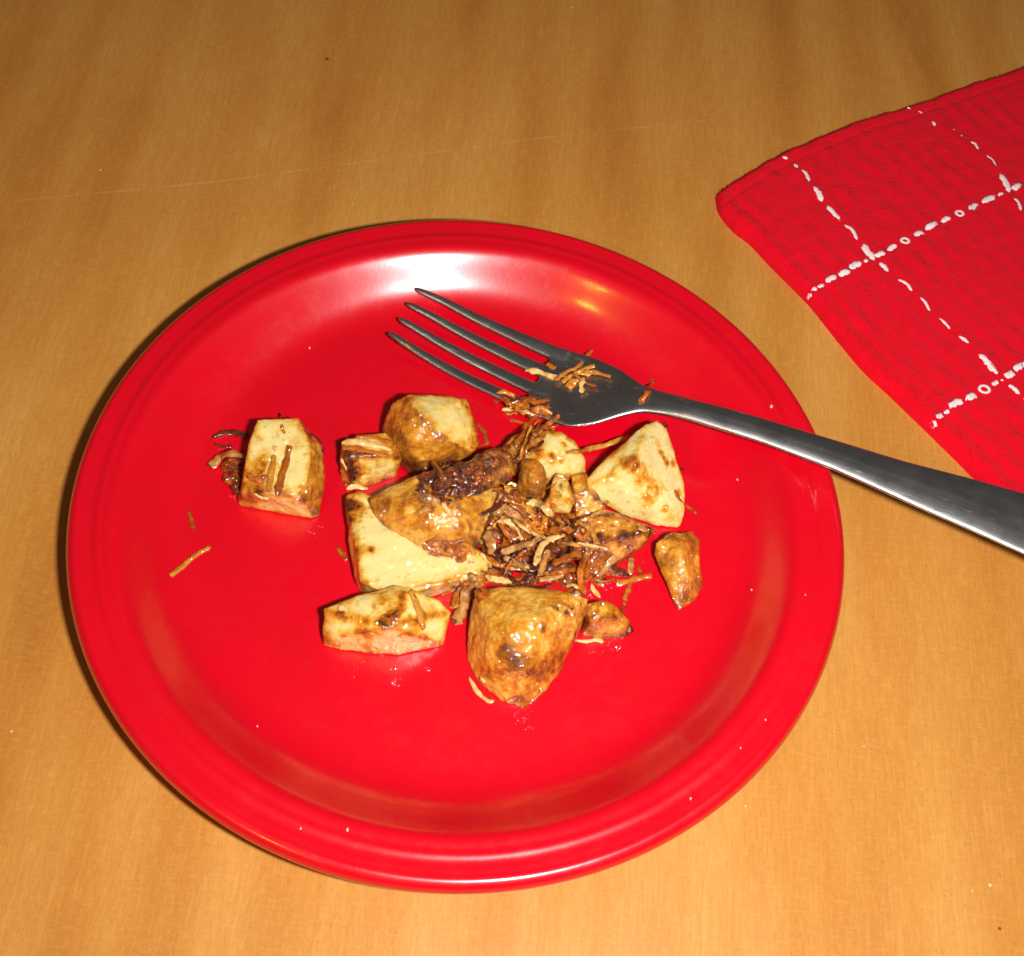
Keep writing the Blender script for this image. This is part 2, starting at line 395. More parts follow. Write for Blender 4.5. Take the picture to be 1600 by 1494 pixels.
Z0 = 5.0
def chunk(pts, label, skin=None, edge=0.35, base=0.0, spots=(), sskin=0.25, dy=None, voxel=0.00055, sm=3, amp=1.0, name='potato_chunk', floor=0.0):
    """pts: (pixel x, pixel y, height in mm above the plate's well); a rounded wedge through those points"""
    P = []
    for (x, y, h) in pts:
        p = un(x, y, (Z0 + h) / 1000)
        zmin = plate_z(p.x, p.y)
        if p.z < zmin: p = Vector((p.x, p.y, zmin))
        P.append(p)
    bm = bmesh.new()
    for p in P: bm.verts.new(p)
    r = bmesh.ops.convex_hull(bm, input=bm.verts[:])
    bmesh.ops.delete(bm, geom=[v for v in bm.verts if not v.link_faces], context='VERTS')
    bmesh.ops.recalc_face_normals(bm, faces=bm.faces[:])
    bm.normal_update()
    sv = None
    if skin is not None:
        sd = Vector(skin[0]).normalized(); thr = skin[1]
    hull_skin = []
    bm.faces.ensure_lookup_table()
    for f in bm.faces:
        hull_skin.append(skin is not None and f.normal.dot(sd) > thr)
    smp = []; bnd = []
    for e in bm.edges:
        if len(e.link_faces) == 2:
            an = e.calc_face_angle()
            s0 = hull_skin[e.link_faces[0].index]; s1 = hull_skin[e.link_faces[1].index]
            if (an > math.radians(26) and not (s0 and s1)) or s0 != s1:
                L = e.calc_length(); k = max(2, int(L / 0.001))
                for i in range(k + 1):
                    smp.append(e.verts[0].co.lerp(e.verts[1].co, i / k))
                    if s0 != s1: bnd.append(smp[-1])
    bvh = BVHTree.FromBMesh(bm)
    me0 = bpy.data.meshes.new('hull'); bm.to_mesh(me0); bm.free()
    me = remesh(me0, voxel)
    co, ed = arr(me)
    co = smooth_np(co, ed, sm)
    me.vertices.foreach_set('co', co.ravel()); me.update()
    kd2 = KDTree(len(bnd) or 1); nb_ = len(bnd)
    for i, p in enumerate(bnd): kd2.insert(p, i)
    kd2.balance()
    kd = KDTree(len(smp) or 1)
    for i, p in enumerate(smp or [Vector()]): kd.insert(p, i)
    kd.balance()
    # spots are burnt patches: (px, py, radius mm, strength)
    me_b = BVHTree.FromPolygons([Vector(c) for c in co], [tuple(p.vertices) for p in me.polygons])
    SP = []
    for (x, y, r_, s_) in spots:
        p, n, i, d = me_b.ray_cast(CAM, ray(x, y))
        if p is not None: SP.append((p, r_ / 1000, s_))
    N = len(me.vertices); brown = np.zeros(N); vskin = np.zeros(N, bool)
    # skin is rounder than the knife cuts: relax the skin away from the cut edges
    if skin is not None:
        mask = np.zeros(N)
        for i, v in enumerate(me.vertices):
            loc, nr, fi, d = bvh.find_nearest(v.co)
            if hull_skin[fi]:
                dd = min([1.0] + [kd2.find(v.co)[2]]) if nb_ else 1.0
                mask[i] = min(1.0, dd / 0.0015)
        for _ in range(6):
            co = co + mask[:, None] * (smooth_np(co, ed, 6) - co)
        me.vertices.foreach_set('co', co.ravel()); me.update()
    off = Vector((random.random() * 9, random.random() * 9, random.random() * 9))
    new = co.copy()
    for i, v in enumerate(me.vertices):
        c = v.co; loc, nr, fi, d = bvh.find_nearest(c)
        vskin[i] = hull_skin[fi]
        b = base if not vskin[i] else sskin
        if smp:
            dist = kd.find(c)[2]
            wv = 0.0011 + 0.0016 * max(0, noise.noise(c * 260 + off) + 0.35)
            b += 1.25 * edge * math.exp(-(dist / wv) ** 1.2) * (1.0 if not vskin[i] else 0.5)
        for (p, r_, s_) in SP:
            dd = (c - p).length * (1 + 0.5 * noise.noise(c * 500 + off))
            if dd < r_ * 1.6: b += 0.64 * s_ * max(0.0, 1 - (dd / (r_ * 1.6)) ** 2)
        b += 0.55 * max(0.0, noise.noise(c * 110 + off) - 0.12) + 0.10 * noise.noise(c * 420 + off)
        brown[i] = b
        q = c * 1000
        k1 = noise.noise(q * 0.16 + off); k2 = noise.noise(q * 0.55 + off); k3 = noise.noise(q * 1.5 + off)
        if vskin[i]: h = 0.60 * k1 + 0.32 * k2 + 0.12 * k3
        else: h = 0.45 * k1 + 0.13 * k2 + 0.04 * k3
        n = v.normal
        new[i] = np.array(c) + np.array(n) * h * amp / 1000
        zf = plate_z(new[i][0], new[i][1]) + 0.00002
        if new[i][2] < zf: new[i][2] = zf
    me.vertices.foreach_set('co', new.ravel()); me.update()
    TREES.append(BVHTree.FromPolygons([Vector(c) for c in new], [tuple(p.vertices) for p in me.polygons]))
    cen = Vector(new.mean(axis=0)); cen.z = float(new[:, 2].min())
    fsk = [p.index for p in me.polygons if sum(vskin[v] for v in p.vertices) > len(p.vertices) / 2]
    ss = set(fsk); ffl = [p.index for p in me.polygons if p.index not in ss]
    root = empty(name, cen)
    for kname, keep, mt in (('flesh', ffl, M['flesh']), ('skin', fsk, M['skin'])):
        if len(keep) > 30:
            m = submesh(me, keep, kname, (('brown', brown),))
            for v in m.vertices: v.co -= cen
            ob = link(kname, m, mt, root, smooth=False)
    bpy.data.meshes.remove(me); bpy.data.meshes.remove(me0)
    tag(root, label, 'potato', 'fried potato pieces on the red plate')
    return root

# ------------------------------------------------------------------ potato pieces
chunk([(402,654,16),(467,653,16),(479,679,16),(487,711,16),(481,750,15),(466,771,14),(419,772,13),(376,770,9),(389,692,14),(382,728,13),
       (371,791,0),(417,799,0),(460,806,0),(490,813,0),(500,806,1),(507,771,4),(509,733,7),(505,696,7),(400,698,0),(500,715,0)],
      'cream wedge of potato standing alone at the far left of the food', skin=((1, -0.1, 0.1), 0.45), edge=0.30, base=0.02,
      spots=[(398,760,3.5,.45),(388,785,4,.45),(430,735,3,.3),(440,790,3,.12),(384,740,1.6,.4),(438,672,1.4,.3)], sskin=0.22)
chunk([(634,616,18),(681,615,17),(731,623,14),(745,664,12),(751,694,8),(737,708,8),(701,690,16),(677,670,20),(659,650,22),(641,630,21),
       (612,630,14),(597,665,8),(597,676,6),(610,703,5),(628,730,2),(640,746,0),(671,738,2),(701,727,3),(735,713,3),(640,690,17),(650,690,0),(742,700,0),(612,695,0),(628,650,18),(615,665,14)],
      'big potato piece behind the pile with a yellow cut face and brown skin', skin=((-0.62, -0.62, 0.28), 0.28), edge=0.32, base=0.10,
      spots=[(640,728,4,.6),(660,738,4,.5),(740,690,2,.3),(726,632,1.5,.4),(605,640,3,.35)], sskin=0.22)
chunk([(534,690,11),(560,680,12),(604,676,12),(620,692,12),(628,718,9),(620,745,0),(580,760,0),(552,762,0),(536,748,0),(530,720,6),(545,714,13),(600,710,13),(560,714,0),(620,718,0)],
      'small cream potato cube between the big left wedge and the brown-skinned piece', edge=0.42, base=0.10,
      spots=[(548,740,3.2,.6),(540,720,3,.6),(560,700,3,.4)], voxel=0.00042, sm=2)
chunk([(580,800,9),(552,815,9),(556,860,11),(564,908,11),(600,928,11),(655,925,9),(724,905,9),(760,893,6),(765,878,6),(752,862,7),(700,850,9),(640,830,9),
       (537,773,6),(560,765,8),(546,821,5),(548,871,4),(552,897,4),(563,925,0),(600,940,0),(655,940,0),(700,926,0),(762,900,0),(745,860,0)],
      'large smooth cream potato half lying under the golden-skinned piece', edge=0.36, base=-0.03,
      spots=[(552,800,4.0,.6),(545,790,3,.4),(580,857,0.9,.7),(583,862,0.9,.6),(560,775,3,.4),(552,850,1.4,.35),(552,885,1.4,.35)])
chunk([(574,779,12),(584,803,11),(600,823,10),(630,845,9),(665,863,8),(701,879,7),(741,860,9),(755,831,11),(767,801,12),(779,768,13),(720,722,14),(693,727,14),(640,747,14),(600,763,13),
       (640,795,19),(680,800,21.5),(715,795,21),(680,830,18),(640,805,18),(720,820,18.5),(690,765,20),(740,780,18),(620,790,17.5),(660,840,14),
       (625,810,3),(700,845,1),(740,810,1),(670,790,1)],
      'golden potato piece in the pile, skin up, with dark onions on its top', skin=((0, -0.1, 1), -0.25), edge=0.25, base=0.2,
      spots=[(700,760,5,.4),(740,800,5,.4),(760,820,5,.35),(720,840,5,.35),(595,785,3,.25),(735,850,4,.4),(690,800,4,.15)], sskin=0.02)
chunk([(504,952,12),(555,930,13),(619,913,15),(652,921,15),(686,936,12),(706,956,10),(701,977,7),(693,1008,0),(667,1016,0),(622,1025,0),(583,1023,0),(536,1018,0),(504,1010,0),(503,996,4),
       (536,993,9),(570,989,12),(611,982,17),(649,995,11),(677,1003,5),(633,926,17),(615,975,17.5),(520,978,0),(620,955,0),(692,975,0)],
      'faceted cream potato piece at the lower left front of the pile', edge=0.36, base=0.0,
      spots=[(610,945,4.5,.42),(590,935,3,.2),(533,960,1.5,.3),(600,968,1.5,.4),(615,960,1.5,.5),(570,990,3,.22),(640,990,4,.16),(665,999,1.3,.2),(525,965,3,.2),(655,950,1.3,.3)])
chunk([(733,960,6),(742,926,11),(776,915,14),(839,916,15),(880,922,15),(921,936,12),(917,958,8),(905,988,5),(893,1010,3),(880,1045,2),(856,1079,1),(812,1108,0),(786,1100,0),(745,1070,0),(727,1030,0),(731,992,2),
       (800,965,21),(850,962,21),(800,1000,21),(840,1000,19.5),(780,1040,15),(820,1050,14),(870,975,17.5),(850,1035,11.5),(768,1000,17),(765,960,16),(755,1030,10),(800,1080,5),(765,968,0),(880,975,0)],
      'big golden-brown skinned potato piece at the front tip of the pile', skin=((0, -0.4, 1), -0.35), edge=0.2, base=0.3,
      spots=[(800,1020,5,.42),(845,1050,4,.55),(870,1030,3.2,.4),(812,1095,4,.45),(745,1050,3,.3),(760,1085,3,.35),(745,940,3,.3),(790,1030,3,.3),(850,985,0.9,.7)], sskin=0.03)
chunk([(1027,656,16),(1042,669,15),(1060,727,10),(1070,757,7),(1072,803,2),(1063,826,0),(1020,822,1),(969,804,3),(938,786,5),(908,765,8),(913,750,10),(956,709,17),(982,684,18),(1007,664,18),
       (989,722,22),(1000,695,21),(1030,770,12),(950,775,0),(1045,735,0),(980,740,0),(1010,790,9.5)],
      'large pale wedge of potato at the right of the pile, just below the fork', edge=0.22, base=-0.02,
      spots=[(985,720,3,.45),(1005,745,3.2,.30),(1020,775,2.4,.30),(1040,795,1.2,.6),(1042,722,1.2,.7),(1030,705,1.3,.5),(1052,725,1.3,.8),(1036,710,1,.6),(1060,768,1.2,.6),(960,712,3,.25),(1025,690,1.5,.3),(1030,755,1.6,.3),(1015,762,1,.4)])
chunk([(898,822,10),(923,803,11),(960,800,10),(1024,824,9),(1010,847,6),(976,867,5),(950,890,2),(935,905,0),(915,895,2),(900,860,8),(940,850,11),(940,850,0),(1010,852,0),(910,850,0)],
      'amber potato piece lying below the large pale wedge', edge=0.35, base=0.30, spots=[(940,835,2,.4),(990,850,3,.25),(905,840,3,.3),(936,835,.8,.6)], voxel=0.00042, sm=2)
chunk([(1024,848,9),(1045,832,10),(1083,828,8),(1092,842,6),(1096,880,4),(1098,918,1),(1088,938,0),(1061,956,0),(1050,938,2),(1038,900,5),(1022,866,6),(1065,860,12),(1072,900,8),(1075,885,0),(1048,872,0)],
      'small triangular brown potato piece lying apart on the right', skin=((0, -0.2, 1), -0.2), edge=0.25, base=0.35,
      spots=[(1045,838,2.5,.35),(1030,870,2.5,.3),(1085,900,3,.2),(1062,945,3,.2)], sskin=0.16, voxel=0.00042, sm=2)
chunk([(783,697,8),(801,678,12),(837,669,15),(877,674,14),(898,689,12),(916,717,8),(916,738,5),(892,748,6),(855,752,6),(815,745,7),(845,708,17),(870,715,14),(800,722,0),(905,738,0),(850,765,0),(783,722,0)],
      'cream potato piece right below the fork bowl at the back of the pile', edge=0.30, base=0.03, spots=[(800,700,5,.45),(880,695,1,.5),(862,712,1,.5),(878,721,1,.5),(890,686,1.2,.4),(825,690,4,.3)], voxel=0.00042, sm=2)
chunk([(808,740,13),(814,718,17),(833,713,18),(850,724,17),(857,744,15),(855,762,12),(843,779,9),(814,777,9),(806,760,11),(832,745,19),(820,765,3),(847,765,3),(828,730,6)],
      'little bright orange potato skin scrap in the middle of the pile', skin=((0, 0, 1), -0.3), edge=0.3, base=0.4, sskin=0.40, spots=[(818,728,2,.4),(830,770,3,.25)], voxel=0.00042, sm=2)
chunk([(868,739,12),(885,742,12),(893,763,11),(899,786,9),(890,803,5),(857,799,5),(854,785,9),(862,757,12),(875,780,12),(860,790,0),(892,795,0),(875,760,0)],
      'small cream potato stub standing in the centre of the pile', edge=0.25, base=0.06, spots=[(878,743,1.5,.25),(860,775,1.2,.2)], voxel=0.00042, sm=2)
chunk([(892,742,9),(915,736,10),(932,768,9),(948,795,6),(930,812,4),(900,808,4),(896,775,9),(918,765,11),(900,790,0),(940,805,0),(905,760,0)],
      'dull tan potato bit wedged between the centre stub and the pale wedge', edge=0.3, base=0.22, voxel=0.00042, sm=2)
chunk([(914,944,9),(940,938,11),(960,944,9),(982,966,6),(994,988,1),(976,997,0),(935,1000,0),(908,992,0),(925,970,10),(920,985,0),(972,975,0),(930,960,0),(955,965,9)],
      'flat amber potato piece poking out to the right of the front piece', edge=0.25, base=0.30, spots=[(930,985,3,.2)], voxel=0.00042, sm=2)
chunk([(720,728,21),(700,750,22.5),(735,720,21),(757,703,18),(781,697,16),(800,710,14),(807,742,12),(782,757,15),(748,774,19.5),(712,786,21),(740,745,23),(785,725,17.5),(740,760,9),(790,745,5),(775,725,5)],
      'dark brown glazed potato piece on top of the pile, beside the charred onions', edge=0.30, base=0.42, spots=[(745,730,4,.35),(735,750,4,.3),(795,735,3,-.12)])
chunk([(786,760,9),(797,752,10),(810,755,9),(812,768,7),(800,775,5),(788,770,6),(795,768,0),(808,768,0)],
      'tiny pale potato crumb left of the orange skin scrap', edge=0.2, base=0.06, voxel=0.0004)

# ------------------------------------------------------------------ fork
U0 = un(627, 486, 0.010); U1 = un(1600, 819, 0.031)
ax = Vector((U1.x - U0.x, U1.y - U0.y, 0)); FL = ax.length; ax.normalize(); av = Vector((-ax.y, ax.x, 0))
def to_uv(x, y, z): p = un(x, y, z / 1000); d = p - U0; return d.dot(ax) * 1000, d.dot(av) * 1000
ZS = [(-3, 10.6), (0, 10.4), (12, 8.6), (28, 7.0), (45, 6.6), (58, 7.2), (70, 9.6), (80, 13.2), (92, 17.0), (110, 20.4), (135, 23.4), (152, 25.2), (180, 27.8), (205, 29.8), (235, 31), (260, 31)]
zu = lambda u: float(np.interp(u, [a for a, b in ZS], [b for a, b in ZS]))
_us = np.arange(-6, 262, 1.0); _zs = np.array([zu(u) for u in _us])
for _ in range(40): _zs[1:-1] = (_zs[:-2] + 2 * _zs[1:-1] + _zs[2:]) / 4
zu = lambda u: float(np.interp(u, _us, _zs))
def uvz(x, y):
    z = 10.0
    for _ in range(12):
        u, v = to_uv(x, y, z + 0); z = zu(u) + 1.0
    return u, v
up_o = [(650,447),(700,468),(760,498),(810,521),(866,545),(928,561),(970,578),(1002,601),(1026,610),(1090,627),(1150,642),(1277,680),(1412,721),(1600,771)]
lo_o = [(605,524),(660,562),(720,598),(775,626),(830,652),(872,665),(889,670),(931,664),(970,651),(1002,644),(1040,649),(1075,657),(1187,692),(1300,734),(1450,801),(1600,867)]
UPO = [uvz(*p) for p in up_o]; LOO = [uvz(*p) for p in lo_o]
for Q_ in (UPO, LOO):
    (a_, b_), (c_, d_) = Q_[-3], Q_[-1]
    Q_.append((c_ + 45, d_ + (d_ - b_) / (c_ - a_) * 45))
_g = np.arange(-4, 262, 0.5)
vt = np.interp(_g, [a for a, b in UPO], [b for a, b in UPO]); vb = np.interp(_g, [a for a, b in LOO], [b for a, b in LOO])
def ext(v, s): # beyond the frame the handle keeps widening slightly, then rounds off
    return v
for _ in range(14):
    vt[1:-1] = (vt[:-2] + 2 * vt[1:-1] + vt[2:]) / 4; vb[1:-1] = (vb[:-2] + 2 * vb[1:-1] + vb[2:]) / 4
vtf = lambda u: float(np.interp(u, _g, vt)); vbf = lambda u: float(np.interp(u, _g, vb))
print('fork L', FL, 'w tips', vtf(2) - vbf(2), 'bowl', vtf(58) - vbf(58), 'neck', vtf(88) - vbf(88), 'end', vtf(218) - vbf(218))
UEND = 248.0
def F3(u, v, z): return U0 * 1 + ax * (u / 1000) + av * (v / 1000) + Vector((0, 0, z / 1000 - U0.z))
def loft(bm, us, vlo, vhi, thick, dome, dish=0.0, nv=10):
    """closed bar along u between vlo(u) and vhi(u); superellipse section with a domed top; dish sinks the middle of the full width"""
    rings = []
    K = 28
    for u in us:
        a, b = vlo(u), vhi(u); c, hw = (a + b) / 2, max((b - a) / 2, 0.05); t = thick(u)
        ring = []
        for k in range(K):
            th = 2 * math.pi * k / K; cx, sy = math.cos(th), math.sin(th)
            e = 0.45
            X = math.copysign(abs(cx) ** e, cx); Y = math.copysign(abs(sy) ** e, sy)
            v = c + hw * X
            z = zu(u) + (t / 2) * (1 + Y) + dome(u) * (1 - X * X)
            if dish:
                A, B = vbf(u), vtf(u); m = (2 * v - A - B) / (B - A)
                z += dish(u) * (m * m)
            ring.append(bm.verts.new(F3(u, v, z)))
        rings.append(ring)
    for A, B in zip(rings[:-1], rings[1:]):
        for k in range(K): bm.faces.new((A[k], A[(k + 1) % K], B[(k + 1) % K], B[k]))
    bm.faces.new(rings[0][::-1]); bm.faces.new(rings[-1])
bm = bmesh.new()
SLOT = 58.0
tipu = [uvz(650, 447)[0], uvz(634, 474)[0], uvz(624, 495)[0], uvz(605, 522)[0]]
print('tips', tipu, [uvz(650, 447)[1], uvz(634, 474)[1], uvz(624, 495)[1], uvz(605, 522)[1]])
dishf = lambda u: float(np.interp(u, [0, 25, 50, 62, 80, 92], [0.0, 0.5, 1.6, 1.7, 0.5, 0.0]))
tines = []
for i in range(4):   # i = 0 is the far tine
    def c_of(u, i=i):
        B, A = vtf(u), vbf(u)
        w0 = tw(u)
        f = i / 3.0
        return (B - w0 / 2) * (1 - f) + (A + w0 / 2) * f
    def tw(u): return float(np.interp(u, [-3, 3, 20, 42, 56, 66], [2.0, 2.7, 3.8, 4.9, 5.5, 6.3]))
    st = tipu[i]
    us = [st + 0.0] + list(np.arange(st + 0.6, SLOT + 5, 1.0))
    lo = lambda u, c_of=c_of, st=st: c_of(u) - tw(u) / 2 * min(1, 0.45 + (u - st) * 0.28)
    hi = lambda u, c_of=c_of, st=st: c_of(u) + tw(u) / 2 * min(1, 0.45 + (u - st) * 0.28)
    loft(bm, us, lo, hi, lambda u: float(np.interp(u, [-3, 5, 40], [1.1, 1.6, 1.9])), lambda u: 0.28, dishf)
    tines.append((lo, hi))
loft(bm, list(np.arange(SLOT - 1, 93, 1.0)), vbf, vtf, lambda u: 1.9, lambda u: float(np.interp(u, [75, 92], [0.0, 0.45])), dishf)
loft(bm, list(np.arange(90, UEND - 6, 1.5)) + [UEND - 6 + k for k in (1, 2, 3, 4, 5, 5.5)], lambda u: vbf(u) + hround(u), lambda u: vtf(u) - hround(u), lambda u: 1.9, lambda u: float(np.interp(u, [92, 110, 230], [0.45, 0.75, 0.6]))) if False else None
def hround(u):
    e = max(0.0, (u - (UEND - 9)) / 9); W = (vtf(u) - vbf(u)) / 2
    return W * (1 - math.sqrt(max(0.0, 1 - min(e, 0.98) ** 2)))
loft(bm, list(np.arange(91, UEND, 1.0)), lambda u: vbf(u) + hround(u), lambda u: vtf(u) - hround(u), lambda u: 1.9, lambda u: float(np.interp(u, [92, 110, 230], [0.45, 1.12, 1.15])))
me0 = bpy.data.meshes.new('fork_raw'); bm.to_mesh(me0); bm.free()
me = remesh(me0, 0.00034)
co, ed = arr(me); co = smooth_np(co, ed, 9)
rel = co - np.array(U0)
# keep the steel clear of the plate
me.vertices.foreach_set('co', co.ravel()); me.update()
uu = rel @ np.array(ax) * 1000; vv = rel @ np.array(av) * 1000
# shift everything so that the lowest clearance over the plate is a hair above zero
clr = min(c[2] - plate_z(c[0], c[1]) for c in co[::7] if math.hypot(c[0], c[1]) < 0.1249)
print('fork clearance mm', clr * 1000)
register(me)
root = empty('fork', (U0.x, U0.y, 0.006))
tag(root, 'steel dinner fork resting on the plate with its handle over the rim', 'fork')
grp = {'tine0': [], 'tine1': [], 'tine2': [], 'tine3': [], 'head': [], 'handle': []}
for p in me.polygons:
    i = p.vertices[0]; u, v = uu[i], vv[i]
    if u < SLOT - 2:
        m = [abs(v - (a(u) + b(u)) / 2) for a, b in tines]; grp['tine%d' % int(np.argmin(m))].append(p.index)
    elif u < 90: grp['head'].append(p.index)
    else: grp['handle'].append(p.index)
rot = math.atan2(ax.y, ax.x)
root.rotation_euler = (0, 0, rot)
inv = (Matrix.Translation(root.location) @ Matrix.Rotation(rot, 4, 'Z')).inverted()
for k, keep in grp.items():
    m = submesh(me, keep, 'x')
    nr = []
    m.transform(inv)
    ob = link('tine' if k.startswith('tine') else k, m, M['steel'], root, smooth=False)
bpy.data.meshes.remove(me); bpy.data.meshes.remove(me0)

# ------------------------------------------------------------------ onion strips and shreds
def crom(P, n=6):
    out = []
    Q = [P[0] * 2 - P[1]] + P + [P[-1] * 2 - P[-2]]
    for i in range(1, len(Q) - 2):
        for k in range(n):
            t = k / n; a, b, c, d = Q[i - 1], Q[i], Q[i + 1], Q[i + 2]
            out.append(0.5 * ((2 * b) + (c - a) * t + (2 * a - 5 * b + 4 * c - d) * t * t + (3 * b - a - 3 * c + d) * t ** 3))
    out.append(P[-1]); return out
def strip_geo(path, wd, th, nrm, seed, rough=0.5, K=8):
    """solid tapering ribbon along path; wd, th = half width and half thickness in metres"""
    L = len(path); vs = []; fs = []
    rv = Vector((seed * 1.7, seed * 0.9, seed * 2.3))
    tw = (noise.noise(rv) * 0.9)
    for i, p in enumerate(path):
        t = (path[min(i + 1, L - 1)] - path[max(i - 1, 0)])
        if t.length < 1e-9: t = Vector((1, 0, 0))
        t.normalize()
        s = t.cross(nrm)
        if s.length < 1e-3: s = t.cross(Vector((0.3, 1, 0.2)))
        s.normalize(); n = s.cross(t).normalized()
        a = tw * (i / L - 0.5) * 2; s, n = s * math.cos(a) + n * math.sin(a), n * math.cos(a) - s * math.sin(a)
        f = i / (L - 1); e = min(1.0, 0.30 + 2.4 * min(f, 1 - f) ** 0.75)
        ww = wd * e * (1 + 0.32 * noise.noise(rv + Vector((i * 0.22, 0, 0))))
        tt = th * e * (1 + 0.32 * noise.noise(rv + Vector((0, i * 0.25, 5))))
        for k in range(K):
            an = 2 * math.pi * k / K
            q = p + s * math.cos(an) * ww + n * math.sin(an) * tt
            q = q + (s * noise.noise(q * 650 + rv) + n * noise.noise(q * 550 - rv)) * rough * 0.8 * min(wd, th * 2.5)
            zf = plate_z(q.x, q.y) + 0.00003 if math.hypot(q.x, q.y) < 0.1249 else 0.00003
            if q.z < zf: q.z = zf
            vs.append(q)
    for i in range(L - 1):
        for k in range(K):
            fs.append((i * K + k, i * K + (k + 1) % K, (i + 1) * K + (k + 1) % K, (i + 1) * K + k))
    fs.append(tuple(range(K))[::-1]); fs.append(tuple((L - 1) * K + k for k in range(K)))
    return vs, fs
_sid = [0]
def strip(pts, w, mat, label, name='onion_strip', cat='onion', th=None, lift=None, group='onion strips and shreds among the potatoes', reg=True):
    """pts: (px, py[, lift mm]); lies on whatever the pixel's ray meets"""
    _sid[0] += 1
    w *= 0.95; th = th or w * 0.42
    P = []; nn = Vector((0, 0, 0))
    for q in pts:
        p, n = cast(q[0], q[1]); l = (q[2] if len(q) > 2 else 0.0) / 1000 + th / 2000 * 0.9
        nn += n
        # move up along the view ray so that it stays over the same spot
        d = -ray(q[0], q[1]); P.append(p + d * (l / max(0.35, d.dot(n))) if d.dot(n) > 0.35 else p + d * l * 1.6)
    # limit jumps over gaps between neighbours: a strip bridges rather than dives
    for _ in range(2):
        for i in range(1, len(P) - 1):
            m = (P[i - 1] + P[i + 1]) / 2
            if P[i].z < m.z - 0.004: P[i] = P[i] + (-ray(pts[i][0], pts[i][1])) * (m.z - 0.003 - P[i].z)
    nn.normalize()
    if len(P) > 2 and mat in ('brown', 'gold', 'grey', 'orange', 'dark'):
        a_, b_ = (P[0] - P[1]) * 0.10, (P[-1] - P[-2]) * 0.10; a_.z *= 0.3; b_.z *= 0.3
        P = [P[0] + a_] + P + [P[-1] + b_]
    path = crom(P, 6)
    vs, fs = strip_geo(path, w / 2000, th / 2000, nn, _sid[0])
    cen = sum(vs, Vector()) / len(vs); cen.z = min(v.z for v in vs)
    m = bpy.data.meshes.new(name); m.from_pydata([v - cen for v in vs], [], fs); m.update()
    ob = link(name, m, M[mat]); ob.location = cen
    if reg: TREES.append(BVHTree.FromPolygons(vs, fs))
    tag(ob, label, cat, group)
    return ob

